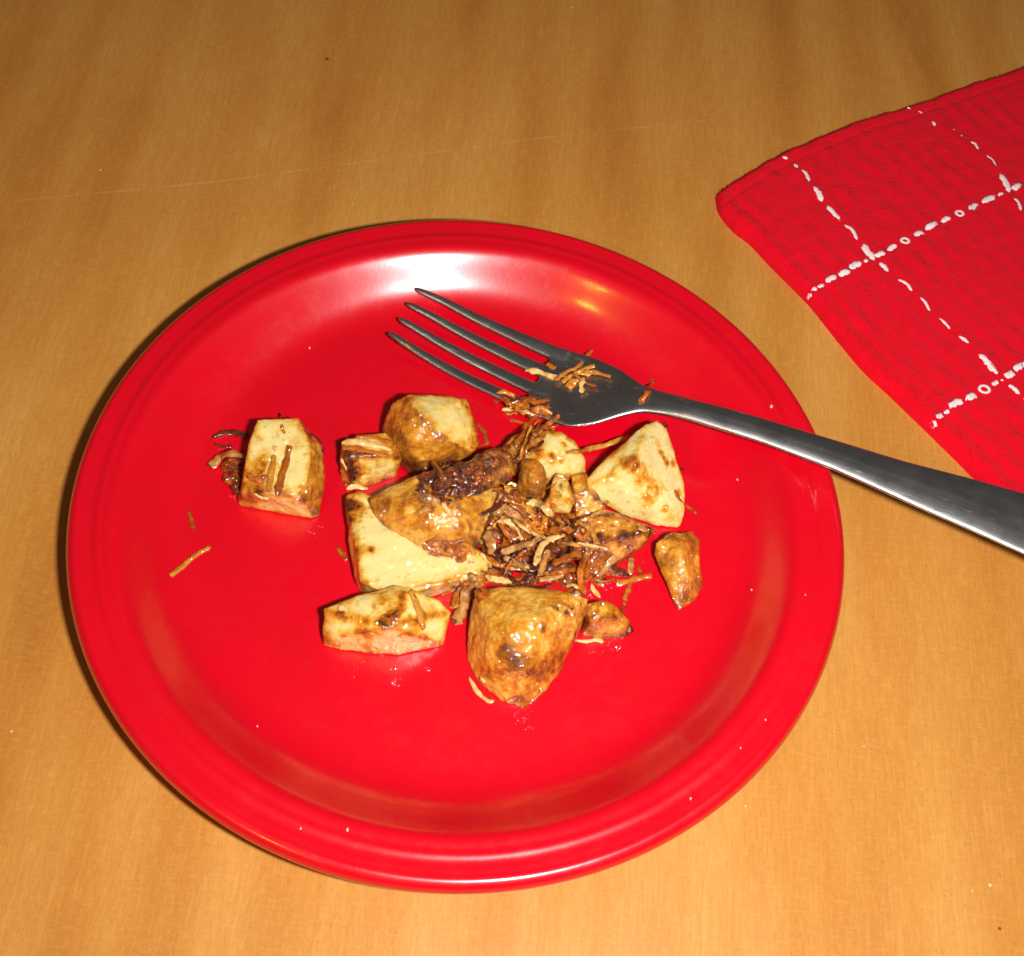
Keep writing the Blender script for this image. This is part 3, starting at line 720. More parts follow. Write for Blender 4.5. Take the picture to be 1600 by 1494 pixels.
# the mass of browned onions nobody could count: one object
def inside(x, y, poly):
    c = False; j = len(poly) - 1
    for i in range(len(poly)):
        xi, yi = poly[i]; xj, yj = poly[j]
        if (yi > y) != (yj > y) and x < (xj - xi) * (y - yi) / (yj - yi) + xi: c = not c
        j = i
    return c
def tangle(regions, label, name='onion_tangle', cat='onions', kind='stuff', group=None, blobs=()):
    V, Fc, T = [], [], []
    for (bx, by, br, bh, bt) in blobs:
        br *= 1.12; bh *= 1.35
        p, nr = cast(bx, by)
        bm = bmesh.new(); bmesh.ops.create_icosphere(bm, subdivisions=3, radius=1.0)
        o0 = len(V); sd = Vector((bx, by, 0)) * 0.1
        for v in bm.verts:
            c = v.co; f = 1 + 0.35 * noise.noise(c * 1.6 + sd)
            q = p + Vector((c.x * br * f, c.y * br * f, c.z * bh * f)) / 1000
            V.append(q); T.append(min(1, max(0, bt + 0.35 * noise.noise(c * 2.2 + sd))))
        Fc += [tuple(v.index + o0 for v in f.verts) for f in bm.faces]
        bm.free()
    for (poly, n, Lmm, wmm, lift, tone, spread) in regions:
        xs = [p[0] for p in poly]; ys = [p[1] for p in poly]; k = 0; tries = 0
        while k < n and tries < n * 30:
            tries += 1
            x = random.uniform(min(xs), max(xs)); y = random.uniform(min(ys), max(ys))
            if not inside(x, y, poly): continue
            p, nr = cast(x, y)
            k += 1
            a = random.gauss(spread[0], spread[1]); L = Lmm * random.uniform(0.5, 1.3) / 1000
            kap = random.choice((-1, 1)) * random.uniform(0.3, 2.0) / max(L, 0.004); base = p + Vector((0, 0, lift * random.random() / 1000))
            NP = 7; ds = L / NP; a -= kap * L / 2; tilt = random.gauss(0, 0.25); P = [base - Vector((math.cos(a + kap * L / 2), math.sin(a + kap * L / 2), 0)) * L / 2]
            for i_ in range(NP):
                P.append(P[-1] + Vector((math.cos(a), math.sin(a), tilt * math.cos(i_ * 0.9))) * ds); a += kap * ds
            wd = wmm * random.choice((0.45, 0.7, 0.9, 1.1, 1.7)) * random.uniform(0.8, 1.2) / 2000; th = wd * random.uniform(0.28, 0.6)
            Q = []
            for q in P:
                zf = plate_z(q.x, q.y) + th
                Q.append(Vector((q.x, q.y, max(q.z, zf))))
            vs, fs = strip_geo(crom(Q, 3), wd, th, Vector((random.gauss(0, .4), random.gauss(0, .4), 1)).normalized(), random.random() * 99, 0.45, 8)
            o0 = len(V); V += vs; Fc += [tuple(i + o0 for i in f) for f in fs]
            tn = random.gauss(tone[0], tone[1]); T += [min(1, max(0, tn))] * len(vs)
    m0 = bpy.data.meshes.new('raw'); m0.from_pydata(V, [], Fc); m0.update()
    m = remesh(m0, 0.00030)          # the strips stick together where they touch
    co, ed = arr(m); co = smooth_np(co, ed, 3)
    kd = KDTree(len(V))
    for i, p in enumerate(V): kd.insert(p, i)
    kd.balance()
    tv = np.zeros(len(co), np.float32)
    for i in range(len(co)):
        c = Vector(co[i]); tv[i] = T[kd.find(c)[1]]
        c2 = c + m.vertices[i].normal * (0.00022 * noise.noise(c * 1300) + 0.00022 * noise.noise(c * 600))
        co[i] = c2
        zf = plate_z(co[i][0], co[i][1]) + 0.00002
        if co[i][2] < zf: co[i][2] = zf
    m.vertices.foreach_set('co', co.ravel()); m.update()
    at = m.attributes.new('tone', 'FLOAT', 'POINT'); at.data.foreach_set('value', tv)
    bpy.data.meshes.remove(m0)
    ob = link(name, m, M['tangle']); TREES.append(BVHTree.FromPolygons([Vector(c) for c in co], [tuple(p.vertices) for p in m.polygons]))
    tag(ob, label, cat, group, kind)
    return ob
PI = math.pi
tangle([
    ([(765,780),(800,785),(812,795),(845,800),(875,812),(905,812),(925,835),(905,860),(925,880),(900,900),(885,905),(860,912),(790,905),(762,870),(750,840)], 46, 16, 2.0, 2.5, (0.80, 0.14), (-0.3, 0.8)),
    ([(770,800),(900,815),(900,865),(860,895),(785,890),(765,845)], 34, 17, 1.8, 5.0, (0.66, 0.24), (-0.2, 0.7)),
    ([(765,790),(800,800),(860,830),(840,850),(780,840)], 12, 12, 1.5, 5.5, (0.42, 0.20), (-0.4, 0.6)),
    ([(785,800),(895,815),(905,880),(800,885)], 18, 24, 1.5, 6.0, (0.50, 0.26), (-0.4, 0.6)),
    ([(770,860),(910,870),(900,905),(780,900)], 12, 18, 1.8, 3.0, (0.78, 0.16), (0.1, 0.5)),
    ([(890,800),(940,800),(960,830),(930,870),(905,860)], 12, 6, 2.2, 1.5, (0.36, 0.10), (0.7, 0.8)),
    ([(905,880),(950,870),(972,885),(950,900),(915,912)], 9, 6, 2.0, 1.0, (0.52, 0.12), (0.5, 0.7)),
    ([(762,765),(800,752),(818,778),(800,792),(768,792)], 16, 8, 1.8, 2.0, (0.66, 0.14), (0.2, 0.9)),
    ([(845,752),(866,752),(862,800),(890,806),(885,816),(850,806),(845,780)], 10, 5, 2.0, 1.0, (0.45, 0.14), (0.9, 0.9)),
], 'dark glossy tangle of browned onions filling the middle of the pile',
  blobs=[(782,805,3.0,1.5,.6),(800,830,4.2,2.5,.66),(790,862,3.6,2.0,.72),(825,845,4.0,3.0,.7),(818,878,4.0,2.0,.66),(850,870,3.6,2.4,.72),(845,822,3.6,2.6,.5),(872,848,3.6,3.0,.66),(880,880,3.4,1.8,.74),(895,835,3.0,2.4,.44),(858,895,3.0,1.5,.6),(905,862,2.6,1.6,.66),(868,818,2.6,2.0,.36),(828,905,3.0,1.2,.66),(925,885,2.4,1.2,.5),(790,890,2.6,1.2,.8),(772,835,2.2,1.6,.6),(950,888,2.4,.7,.62),(962,893,2.0,.5,.7),(775,780,3,2.4,.6),(795,775,2.6,2.0,.55),(855,765,2.4,2.2,.5),(858,790,2.2,1.6,.55),(935,905,2.4,.4,.66),(765,875,2.4,1.2,.7),(770,900,3.2,1.4,.6),(745,915,3.0,1.2,.5),(730,905,2.4,1.2,.6),(755,930,2.4,1.2,.62),(805,915,3,1.2,.6),(785,755,2.6,2.4,.5),(830,795,3.4,2.2,.6),(808,770,2.4,1.8,.6),(890,815,3.0,2.2,.5),(910,900,2.8,1.2,.6),(900,925,2.6,1.2,.62),(885,905,3.0,1.2,.66),(812,812,3,2.6,.5)])
tangle([([(655,735),(700,728),(735,745),(725,772),(700,786),(665,783),(648,760)], 46, 3.6, 2.6, 3.0, (0.80, 0.14), (0.2, 1.2)),
        ([(700,735),(760,712),(795,712),(775,740),(730,765)], 16, 5, 2.4, 0.5, (0.66, 0.12), (0.5, 0.4))],
       'nearly black charred onion heap on top of the golden potato piece',
       blobs=[(672,750,2.4,1.8,.75),(690,765,2.8,2.2,.85),(708,752,2.6,2.0,.9),(722,765,2.2,1.4,.85),(680,778,1.8,1.2,.7),(745,735,2.2,.9,.62),(770,722,2.0,.8,.55)])
tangle([([(665,850),(700,846),(735,852),(738,866),(715,876),(675,866)], 18, 5.0, 2.4, 1.2, (0.54, 0.12), (-0.1, 0.4))],
       'small brown onion heap on the lower edge of the golden potato piece', blobs=[(682,856,1.8,1.1,.5),(703,860,2.2,1.3,.56),(722,862,1.8,1.1,.5)])
tangle([([(348,715),(378,712),(376,770),(366,772),(350,745)], 14, 7, 3.0, 3.0, (0.70, 0.12), (-0.9, 0.5))],
       'dark brown onion clump against the left side of the lone wedge', blobs=[(360,730,2.8,2.6,.7),(368,752,2.4,2.2,.78),(372,768,1.8,1.4,.7)])
tangle([([(782,620),(835,622),(860,640),(858,652),(812,652),(790,640)], 20, 5.5, 2.1, 2.0, (0.52, 0.20), (0.0, 0.5))],
       'brown shreds caught under the near tines of the fork', blobs=[(815,636,2.4,1.2,.5),(835,645,2.4,1.2,.62)])
tangle([([(805,665),(850,655),(860,666),(835,700),(812,735),(800,710)], 14, 9, 1.9, 2.0, (0.50, 0.16), (0.9, 0.3))],
       'stringy browned onions running down from the fork over the cream piece')
tangle([([(690,925),(720,905),(745,908),(735,925),(712,955),(700,950)], 10, 6, 2.0, 0.8, (0.45, 0.16), (0.9, 0.5))],
       'loose brown onion bits between the two front potato pieces')
tangle([([(880,580),(930,570),(950,588),(930,602),(890,600)], 6, 5.5, 2.0, 1.0, (0.28, 0.10), (0.2, 0.9))],
       'few golden shreds heaped in the bowl of the fork')

st = strip
# on the lone left wedge
st([(452,700),(446,722),(440,745),(434,770)], 2.6, 'brown', 'brown onion strip lying down the face of the lone left wedge')
st([(428,715),(424,740),(420,765)], 2.2, 'gold', 'golden shred beside the brown strip on the lone left wedge')
st([(437,652,-.3),(440,664),(444,676)], 1.0, 'orange', 'thin orange sliver at the top edge of the lone left wedge', 'potato_shred')
st([(426,698),(434,703)], 1.6, 'pale', 'pale crumb on the face of the lone left wedge', 'food_crumb')
st([(390,745),(404,750),(416,745)], 2.2, 'orange', 'orange shred near the lower left corner of the lone wedge')
st([(396,771),(408,778),(420,780)], 2.0, 'pale', 'pale sticky onion bit at the foot of the lone left wedge')
st([(488,680),(500,690),(504,705)], 1.6, 'dark', 'dark onion bit on the right skin of the lone wedge')
st([(335,682),(350,676),(368,676),(384,680)], 2.6, 'dark', 'flat dark red-brown onion scrap left of the lone wedge, upper one')
st([(336,694),(348,698),(360,697)], 1.2, 'dark', 'thin dark sticky strip just under the upper dark scrap')
st([(330,727,1),(345,714,2),(362,708,2.5),(378,712,3)], 3.4, 'grey', 'grey-brown onion petal over the dark clump left of the lone wedge')
# loose on the plate
st([(268,898),(285,885),(305,868),(326,856)], 1.7, 'gold', 'golden shred lying alone on the left of the plate', 'potato_shred')
st([(296,801),(299,812),(301,824)], 1.6, 'brown', 'tiny brown bit alone above the golden shred at left', 'food_crumb')
st([(528,858),(536,866),(541,874)], 1.9, 'brown', 'small brown bit touching the left edge of the large cream half', 'food_crumb')
# small cube at left
st([(534,692),(556,690),(585,696),(612,703)], 2.6, 'pale', 'shiny pinkish onion strip across the top of the small cube', th=1.4)
st([(538,700),(562,702),(590,708)], 1.8, 'orange', 'orange onion strip along the edge of the small cube')
st([(560,682),(585,684),(606,690)], 1.6, 'orange', 'rust coloured shred on the back edge of the small cube')
st([(532,716,.5),(536,724,.5),(541,736)], 1.8, 'pale', 'pale pink onion nub on the left side of the small cube')
st([(534,735),(537,748),(541,757)], 1.6, 'brown', 'brown onion bit low on the left side of the small cube')
st([(541,764),(556,760),(575,764)], 1.8, 'pale', 'pale onion edge between the small cube and the large cream half')
# right of the brown-skinned piece
st([(748,664),(756,674),(760,690)], 1.6, 'brown', 'brown strip on the right edge of the big skinned piece')
st([(738,700),(752,696),(762,692)], 1.2, 'orange', 'small orange strip below the big skinned piece')
# on charred heap
st([(675,722,1),(682,730,2),(690,740,3),(694,748,3)], 1.8, 'brown', 'curved brown onion strip rising from the charred heap')
st([(655,772),(665,778),(676,782),(684,788)], 3.4, 'grey', 'mauve-grey onion bit in front of the charred heap')
st([(690,785),(698,795),(704,806)], 2.2, 'pale', 'glossy pale onion bit on the golden piece')
st([(655,800),(664,795),(676,796)], 2.3, 'grey', 'small translucent onion scrap on the golden piece')
st([(668,850),(685,843),(705,850),(722,846)], 1.7, 'brown', 'long brown onion strip on the small heap above the cream half')
st([(724,850),(735,856),(741,866)], 1.5, 'gold', 'golden onion strip at the right of the small heap')
st([(751,862),(760,874),(765,888)], 2.4, 'pale', 'smooth pale onion bulge at the right tip of the cream half')
# centre mass, distinct ones
st([(880,838,3),(860,842,4),(846,854,4.5),(840,870,4),(836,884,3.5)], 2.5, 'pale', 'bright cream curled onion strip in the centre of the pile', th=1.2)
st([(856,862,4),(850,878,3.5),(845,896,3)], 2.5, 'grey', 'silvery glossy onion strip hanging below the cream curl')
st([(801,811,4),(815,822,4),(830,833,3.5)], 1.8, 'pale', 'straight pale shred left above the cream curl', 'potato_shred')
st([(828,830,3),(842,838,3),(858,842,2.5)], 1.3, 'pale', 'thin pink strip leading to the cream curl')
st([(874,848,3),(895,850,3),(920,853,3),(948,857,2.5)], 1.8, 'gold', 'long golden shred right of the cream curl', 'potato_shred')
st([(902,848,3.4),(928,853,3.2),(950,857,2.9)], 0.9, 'pale', 'thin pale sliver on the golden shred right of the curl')
st([(772,800,2),(788,794,2.5),(806,800,2.5),(820,806,2)], 4.4, 'grey', 'broad translucent grey onion petal at the left of the centre mass')
st([(752,845,1.5),(760,835,2),(768,852,2),(764,862,1)], 3.9, 'grey', 'rounded greyish onion bit beside the golden piece')
st([(786,862,3),(805,856,3.5),(825,850,3.5),(838,843,3)], 2.6, 'grey', 'long shiny grey-brown strip left of the cream curl')
st([(790,872,3),(806,880,3),(822,886,2.5)], 2.5, 'grey', 'silver-lit onion strip below the long grey-brown one')
st([(782,820,4),(790,832,4),(798,842,3.5)], 1.5, 'orange', 'orange strip slanting in the upper left of the centre mass')
st([(798,788,2),(812,796,2),(822,808,2)], 1.5, 'brown', 'brown strip near the red gap in the pile')
st([(822,786,1),(838,786,1.5),(854,796,1.5),(866,808,1.5)], 3.0, 'pale', 'pale onion piece just below the red gap')
st([(805,770,1),(815,778,1),(824,782,1)], 1.5, 'brown', 'dark strip between the orange scrap and the grey petal')
st([(786,768,1),(798,776,1.5),(812,784,1)], 1.6, 'brown', 'brown strip above the grey petal')
st([(862,828,2),(880,826,2.5),(898,832,2)], 2.2, 'orange', 'orange brown lump right above the cream curl')
st([(904,815,1.5),(918,822,2),(928,836,1.5),(932,850,1.5)], 2.4, 'gold', 'amber onion petal standing against the amber potato piece')
st([(900,835,2),(912,842,2),(918,830,2)], 1.8, 'orange', 'orange hook shaped onion bit left of the amber piece')
st([(866,880,2),(885,870,2.5),(905,866,2.5),(922,876,2)], 2.4, 'brown', 'dark brown petal in the lower right of the centre mass')
st([(862,898,1),(880,892,1.5),(900,890,1.5)], 2.2, 'brown', 'brown strip along the top of the front skinned piece')
st([(845,905,1),(862,903,1),(878,899,1)], 2.1, 'grey', 'silvery strip lying along the back edge of the front piece')
st([(758,900,1),(776,905,1.5),(800,911,1)], 2.6, 'pale', 'beige onion strip lying left behind the front skinned piece')
st([(755,893,1),(770,898,1),(784,900,1)], 1.4, 'brown', 'thin brown strip above the beige one')
st([(740,905,1),(730,925,1.5),(724,948,1.5),(714,968,.5)], 4.4, 'grey', 'long greyish pink onion petal between the two front potato pieces', th=1.6)
st([(720,915,.5),(712,930,.5),(708,945,.5)], 1.5, 'brown', 'brown strip left of the long greyish petal')
# lower right
st([(915,870,2),(908,888,2.5),(906,908,2),(912,925,1.5)], 2.4, 'orange', 'curved rust orange onion strip at the right of the centre mass')
st([(932,866,2),(922,880,2.5),(915,900,2)], 2.0, 'brown', 'brown onion strip beside the curved rust orange one')
st([(960,872,1),(948,884,1.5),(937,898,1)], 2.6, 'grey', 'straight tan strip slanting below the amber piece')
st([(924,912,.5),(928,922,.5),(938,934,.3)], 1.7, 'pale', 'small pale onion tip right of the curved orange strip')
st([(884,916,.8),(896,914,1),(904,920,.6)], 1.9, 'pale', 'pale yellow nub behind the right corner of the front piece')
st([(965,911),(982,908),(998,903),(1016,900)], 2.4, 'orange', 'bright orange shred lying on the bare plate right of the pile', 'potato_shred')
st([(984,912),(980,925),(976,936)], 2.0, 'orange', 'short orange stem hanging from the bright orange shred', 'potato_shred')
st([(976,942),(974,952),(972,960)], 1.2, 'brown', 'faint brown drip below the orange stem', 'food_crumb')
st([(986,874),(986,884),(984,896)], 2.1, 'grey', 'small mauve strip above the bright orange shred')
st([(955,885),(968,892),(980,898)], 2.2, 'dark', 'dark red-brown scrap above the bright orange shred')
st([(998,886),(1000,894),(1001,900)], 1.4, 'brown', 'tiny brown strip touching the bright orange shred')
st([(930,905),(945,908),(958,905)], 1.1, 'brown', 'thin brown sticky thread on the plate near the orange shred')
st([(898,1001),(918,1002),(934,1000),(944,1004)], 1.5, 'pale', 'pinkish onion thread on the plate below the flat amber piece')
st([(733,1058),(745,1080),(762,1094),(772,1096)], 1.5, 'pale', 'pale loose skin flap along the lower left of the front piece')
st([(845,1080),(832,1094),(815,1103)], 1.6, 'brown', 'brown crispy edge under the front piece')
st([(750,1060,.3),(758,1066,.3)], 1.8, 'pale', 'small pink blister on the lower left of the front piece', 'food_crumb')
# on the lower left faceted piece
st([(643,925),(650,940),(656,958),(661,980)], 2.4, 'gold', 'bent golden onion strip on the faceted lower left piece')
st([(528,951),(537,950),(545,956)], 1.8, 'pale', 'small pinkish onion bit on the faceted lower left piece')
st([(690,928),(700,925),(712,920)], 1.6, 'brown', 'brown bits joining the faceted piece to the pile')
# between K and H, on H
st([(888,707,.5),(903,705,.8),(918,702,3.5),(945,696,5),(968,688,5),(984,683,.5)], 2.3, 'gold', 'long golden strip bridging from the back piece to the pale wedge')
st([(1055,768),(1062,780),(1075,792),(1087,800)], 1.5, 'brown', 'brown onion strip poking out right of the pale wedge')
st([(1062,730),(1068,735)], 1.3, 'dark', 'black speck on the right edge of the pale wedge', 'food_crumb')
st([(1036,660),(1044,668)], 1.4, 'dark', 'dark bit at the top tip of the pale wedge', 'food_crumb')
st([(998,824),(1010,828),(1020,832)], 2.1, 'grey', 'shiny greyish strip under the lower edge of the pale wedge')
st([(925,806),(945,800),(965,806)], 1.6, 'gold', 'golden strip lying along the top of the amber piece')
st([(870,742),(880,746),(886,756)], 2.0, 'pale', 'pinkish onion cap on the centre stub')
# strings over K
st([(843,662,1),(835,680,1.5),(824,698,1.5),(810,716,1.5)], 1.6, 'brown', 'long brown onion string over the cream back piece')
st([(858,672,1),(846,684,1.5),(832,690,1.5)], 2.2, 'grey', 'glossy grey string crossing the cream back piece')
st([(830,668,1.5),(822,684,2),(816,704,2),(812,722,1.5)], 1.3, 'gold', 'golden onion string left on the cream back piece')
st([(848,690,1),(838,700,1.2),(824,704,1.2)], 1.4, 'dark', 'dark onion string across the cream back piece')
st([(872,650,1.5),(860,660,2),(846,668,2),(836,678,1.5)], 2.0, 'orange', 'orange brown strip just left of the fork bowl')
# on the fork
st([(820,578),(838,580),(856,586),(874,592)], 2.4, 'pale', 'pale tan onion strip reaching over the fork slots')
st([(870,592,.3),(886,580,.8),(903,572,1),(922,550,2)], 2.0, 'gold', 'golden strip sticking up from the fork bowl')
st([(880,596,.8),(896,584,1.2),(914,576,1.2),(928,572,.8)], 1.7, 'gold', 'second golden strip across the heap in the fork bowl')
st([(898,585,1),(915,598,1),(930,602,.8)], 1.6, 'orange', 'orange strip in the middle of the fork bowl heap')
st([(915,580,1),(932,582,1),(952,588,.5)], 1.9, 'gold', 'golden strip pointing right in the fork bowl')
st([(912,590,1.6),(908,602,1.4),(909,614,.6)], 2.0, 'pale', 'pale strip hanging down in the fork bowl heap')
st([(856,568),(862,573),(868,574)], 1.7, 'orange', 'small orange bit between the two far tines')
st([(1018,600),(1012,612),(1002,626)], 2.3, 'orange', 'orange brown bit stuck across the fork neck')
st([(776,626),(786,622),(795,630)], 2.6, 'orange', 'rust onion bit on the nearest tine')
st([(784,640,1),(800,640,1.5),(818,642,1.5),(836,648,1)], 1.8, 'pale', 'pinkish shred below the near tines')
st([(818,622,.5),(836,628,1),(856,624,.6)], 1.8, 'brown', 'brown strip laid over the root of the nearest tine')
st([(800,656),(815,660),(828,664)], 1.6, 'brown', 'brown strip on the plate under the pinkish shred')
st([(607,523),(614,528),(622,535)], 0.8, 'dark', 'dark residue on the tip of the nearest tine', 'food_crumb')
st([(633,537),(640,543)], 0.7, 'gold', 'yellow speck of food on the nearest tine', 'food_crumb')

# ------------------------------------------------------------------ crumbs and grease on the plate
for (x, y, r, where) in [(1205,636,.75,'largest whitish crumb, on the right rim just above the fork handle'),(1152,750,.45,'white crumb on the plate below the fork handle'),
        (484,544,.45,'white crumb alone on the upper left of the plate well'),(543,1297,.55,'whitish crumb on the lower left rim, longest one there'),
        (1258,930,.3,'faint crumb on the rightmost part of the rim'),(1196,1125,.4,'crumb on the lower right rim, higher of two close together'),
        (1157,1169,.35,'crumb on the lower right rim, lower of two close together'),(1079,1248,.45,'round white crumb on the lower right rim'),
        (402,1135,.35,'tiny crumb alone in the lower left of the well'),
        (1174,922,.4,'pinkish crumb at the right where the well meets the rim'),(470,1295,.4,'small crumb left of the long whitish one on the lower left rim')]:
    p, n = cast(x, y)
    bm = bmesh.new(); bmesh.ops.create_icosphere(bm, subdivisions=2, radius=r * 0.85 / 1000)
    for v in bm.verts:
        v.co *= 1 + 0.6 * noise.noise(v.co * 2500 + p * 50); v.co.z *= 0.6
        v.co.x *= 0.8; v.co.y *= 1.3; v.co.z += r * 0.5 / 1000
    m = bpy.data.meshes.new('food_crumb'); bm.to_mesh(m); bm.free()
    ob = link('food_crumb', m, M['crumb']); ob.location = p
    tag(ob, where, 'crumb', 'tiny crumbs scattered on the plate')

def grease(spots):
    bm = bmesh.new()
    for (x, y, sp, n, r) in spots:
        for k in range(n):
            p, nr = cast(x + random.gauss(0, sp), y + random.gauss(0, sp * 0.7))
            if abs(p.z - plate_z(p.x, p.y)) > 0.0004: continue
            rr = r * random.uniform(0.4, 1.3) / 1000
            res = bmesh.ops.create_uvsphere(bm, u_segments=10, v_segments=6, radius=rr)
            for v in res['verts']:
                v.co.z *= 0.35; v.co.x *= 1 + 0.3 * math.sin(k)
                v.co += p
    m = bpy.data.meshes.new('grease_drops'); bm.to_mesh(m); bm.free()
    ob = link('grease_drops', m, M['oil'])
    tag(ob, 'clear grease droplets on the red plate around the food', 'grease', kind='stuff')
grease([(614,1043,3,8,.6),(640,1043,3,5,.4),(667,1045,2,4,.6),(618,1065,6,16,.5),(560,1035,12,14,.25),(815,1125,8,14,.4),(826,1136,3,6,.5),(960,1013,6,10,.5),(940,1010,12,14,.4),
        (820,1112,10,12,.4),(950,915,12,16,.5),(926,925,6,10,.5),(500,825,5,6,.3),(486,835,4,4,.3),(348,698,6,10,.4),(820,765,10,10,.6),(365,775,4,6,.4),(905,1000,8,8,.4),(985,890,8,8,.3),(880,880,10,14,.5)])

def glaze(regions):
    bm = bmesh.new()
    tb = bmesh.new(); bmesh.ops.create_uvsphere(tb, u_segments=12, v_segments=8, radius=1.0)
    tv = [v.co.copy() for v in tb.verts]; tf = [[v.index for v in f.verts] for f in tb.faces]; tb.free()
    V, Fc = [], []
    for (poly, n, r0, r1) in regions:
        xs = [p[0] for p in poly]; ys = [p[1] for p in poly]; k = 0; tr = 0
        while k < n and tr < 40 * n:
            tr += 1
            x = random.uniform(min(xs), max(xs)); y = random.uniform(min(ys), max(ys))
            if not inside(x, y, poly): continue
            p, nr = cast(x, y)
            if p.z - plate_z(p.x, p.y) < 0.0006: k += 1; continue
            if noise.noise(p * 170) < -0.12 and random.random() < 0.8: continue
            k += 1
            r = 1.35 * (r0 + (r1 - r0) * random.random() ** 1.7) / 1000
            q = nr.to_track_quat('Z', 'Y').to_matrix(); a = random.uniform(0.7, 1.5); fl = random.uniform(0.35, 0.6); o0 = len(V)
            ca, sa = math.cos(k), math.sin(k)
            for c in tv:
                lx, ly = c.x * a, c.y
                V.append(p + q @ Vector(((lx * ca - ly * sa) * r, (lx * sa + ly * ca) * r, c.z * fl * r)))
            Fc += [tuple(i + o0 for i in f) for f in tf]
    m = bpy.data.meshes.new('glaze_beads'); m.from_pydata(V, [], Fc); m.update()
    ob = link('glaze_beads', m, M['glaze'])
    tag(ob, 'clear oily glaze glistening in beads over the potatoes and onions', 'glaze', kind='stuff')
glaze([
    ([(750,760),(900,740),(1010,830),(960,900),(900,915),(760,920),(740,860)], 620, .25, .95),      # centre tangle
    ([(645,735),(700,715),(810,690),(815,745),(740,790),(670,800),(640,770)], 330, .25, .9),          # charred heap and dark piece
    ([(575,780),(640,745),(780,765),(745,850),(700,880),(600,830)], 150, .2, .8),                     # golden piece
    ([(660,845),(745,845),(745,880),(670,872)], 70, .2, .7),
    ([(525,680),(605,670),(630,745),(550,765)], 90, .2, .8),
    ([(540,765),(575,800),(560,920),(545,870)], 40, .2, .6), ([(560,900),(760,870),(765,895),(650,935)], 40, .2, .6),
    ([(590,615),(735,615),(755,700),(640,745)], 60, .2, .6),
    ([(500,950),(620,910),(706,955),(693,1012),(600,1028),(503,1010)], 90, .2, .7),
    ([(735,925),(830,910),(925,935),(880,1045),(815,1108),(730,1040)], 150, .2, .7), ([(835,940),(910,940),(900,1000),(850,1010)], 120, .3, 1.0),
    ([(370,655),(490,655),(505,800),(375,795)], 60, .2, .6), ([(380,745),(450,735),(450,800),(375,795)], 50, .25, .8), ([(330,675),(385,675),(380,775),(345,760)], 60, .25, .8),
    ([(905,765),(1030,655),(1072,820),(960,800)], 70, .2, .6),
    ([(895,805),(1025,825),(940,905)], 60, .2, .7), ([(1022,845),(1090,830),(1096,920),(1060,955)], 40, .2, .6),
    ([(780,670),(910,680),(918,740),(820,775)], 100, .2, .8), ([(775,615),(862,615),(862,670),(800,730)], 150, .2, .8),
    ([(818,550),(955,550),(955,618),(860,610)], 60, .2, .7), ([(915,945),(985,985),(915,988)], 30, .2, .6), ([(960,895),(1020,895),(980,940)], 24, .2, .6), ([(690,900),(750,900),(730,985),(705,980)], 40, .2, .7),
])

# ------------------------------------------------------------------ napkin
def wp(x, y, z=0.004): p = un(x, y, z); return Vector((p.x, p.y))
EU = [wp(*p) for p in [(1120,300),(1150,278),(1222,236),(1280,212),(1340,188),(1420,163),(1510,131),(1600,103)]]
EV = [wp(*p) for p in [(1120,300),(1126,325),(1148,352),(1176,374),(1205,405),(1265,465),(1300,508),(1350,568),(1400,615),(1455,668),(1500,712),(1540,752)]]
EU.append(EU[-1] + (EU[-1] - EU[-3]) * 0.9); EV.append(EV[-1] + (EV[-1] - EV[-3]) * 1.0); EV.append(EV[-1] + (EV[-1] - EV[-2]) * 1.0)
def resamp(P, n):
    P = [Vector((p.x, p.y, 0)) for p in P]; C = crom(P, 12)
    d = [0.0]
    for a, b in zip(C[:-1], C[1:]): d.append(d[-1] + (b - a).length)
    L = d[-1]; t = np.linspace(0, L, n)
    return np.c_[np.interp(t, d, [c.x for c in C]), np.interp(t, d, [c.y for c in C])], L
NU, NV = 300, 380
cu, LU = resamp(EU, NU); cv, LV = resamp(EV, NV)
print('napkin', LU, LV)
org = cu[0]
TH = 0.0052
vs = np.zeros((NU, NV, 3))
for i in range(NU):
    for j in range(NV):
        u = i / (NU - 1) * LU; v = j / (NV - 1) * LV
        wl = cu[i] + cv[j] - org
        q = Vector((wl[0], wl[1], 0)) * 1000
        # ragged rounded border
        eu = u + 0.0006 * noise.noise(q * 0.12); ev = v + 0.0006 * noise.noise(q * 0.12 + Vector((9, 0, 0)))
        R = 0.0042
        def edge(d): return 1.0 if d >= R else math.sqrt(max(0.0, 1 - (1 - max(d, 0) / R) ** 2))
        e = min(edge(eu), edge(ev), edge(LU - u), edge(LV - v))
        rib = 0.00028 * math.sin(u / 0.0092 * 2 * PI + 2.0 * noise.noise(q * 0.03)) * (0.6 + noise.noise(q * 0.05)) * e - 0.0004 * (math.exp(-((v - 0.0085) / 0.0012) ** 2) + math.exp(-((u - 0.0085) / 0.0012) ** 2)) * e
        z = 0.0002 + TH * e + rib + e * (0.0013 * noise.noise(q * 0.018) + 0.00035 * noise.noise(q * 0.16) + 0.00022 * noise.noise(q * 0.8) + 0.00016 * noise.noise(q * 1.9))
        vs[i, j] = (wl[0], wl[1], max(z, 0.00015))
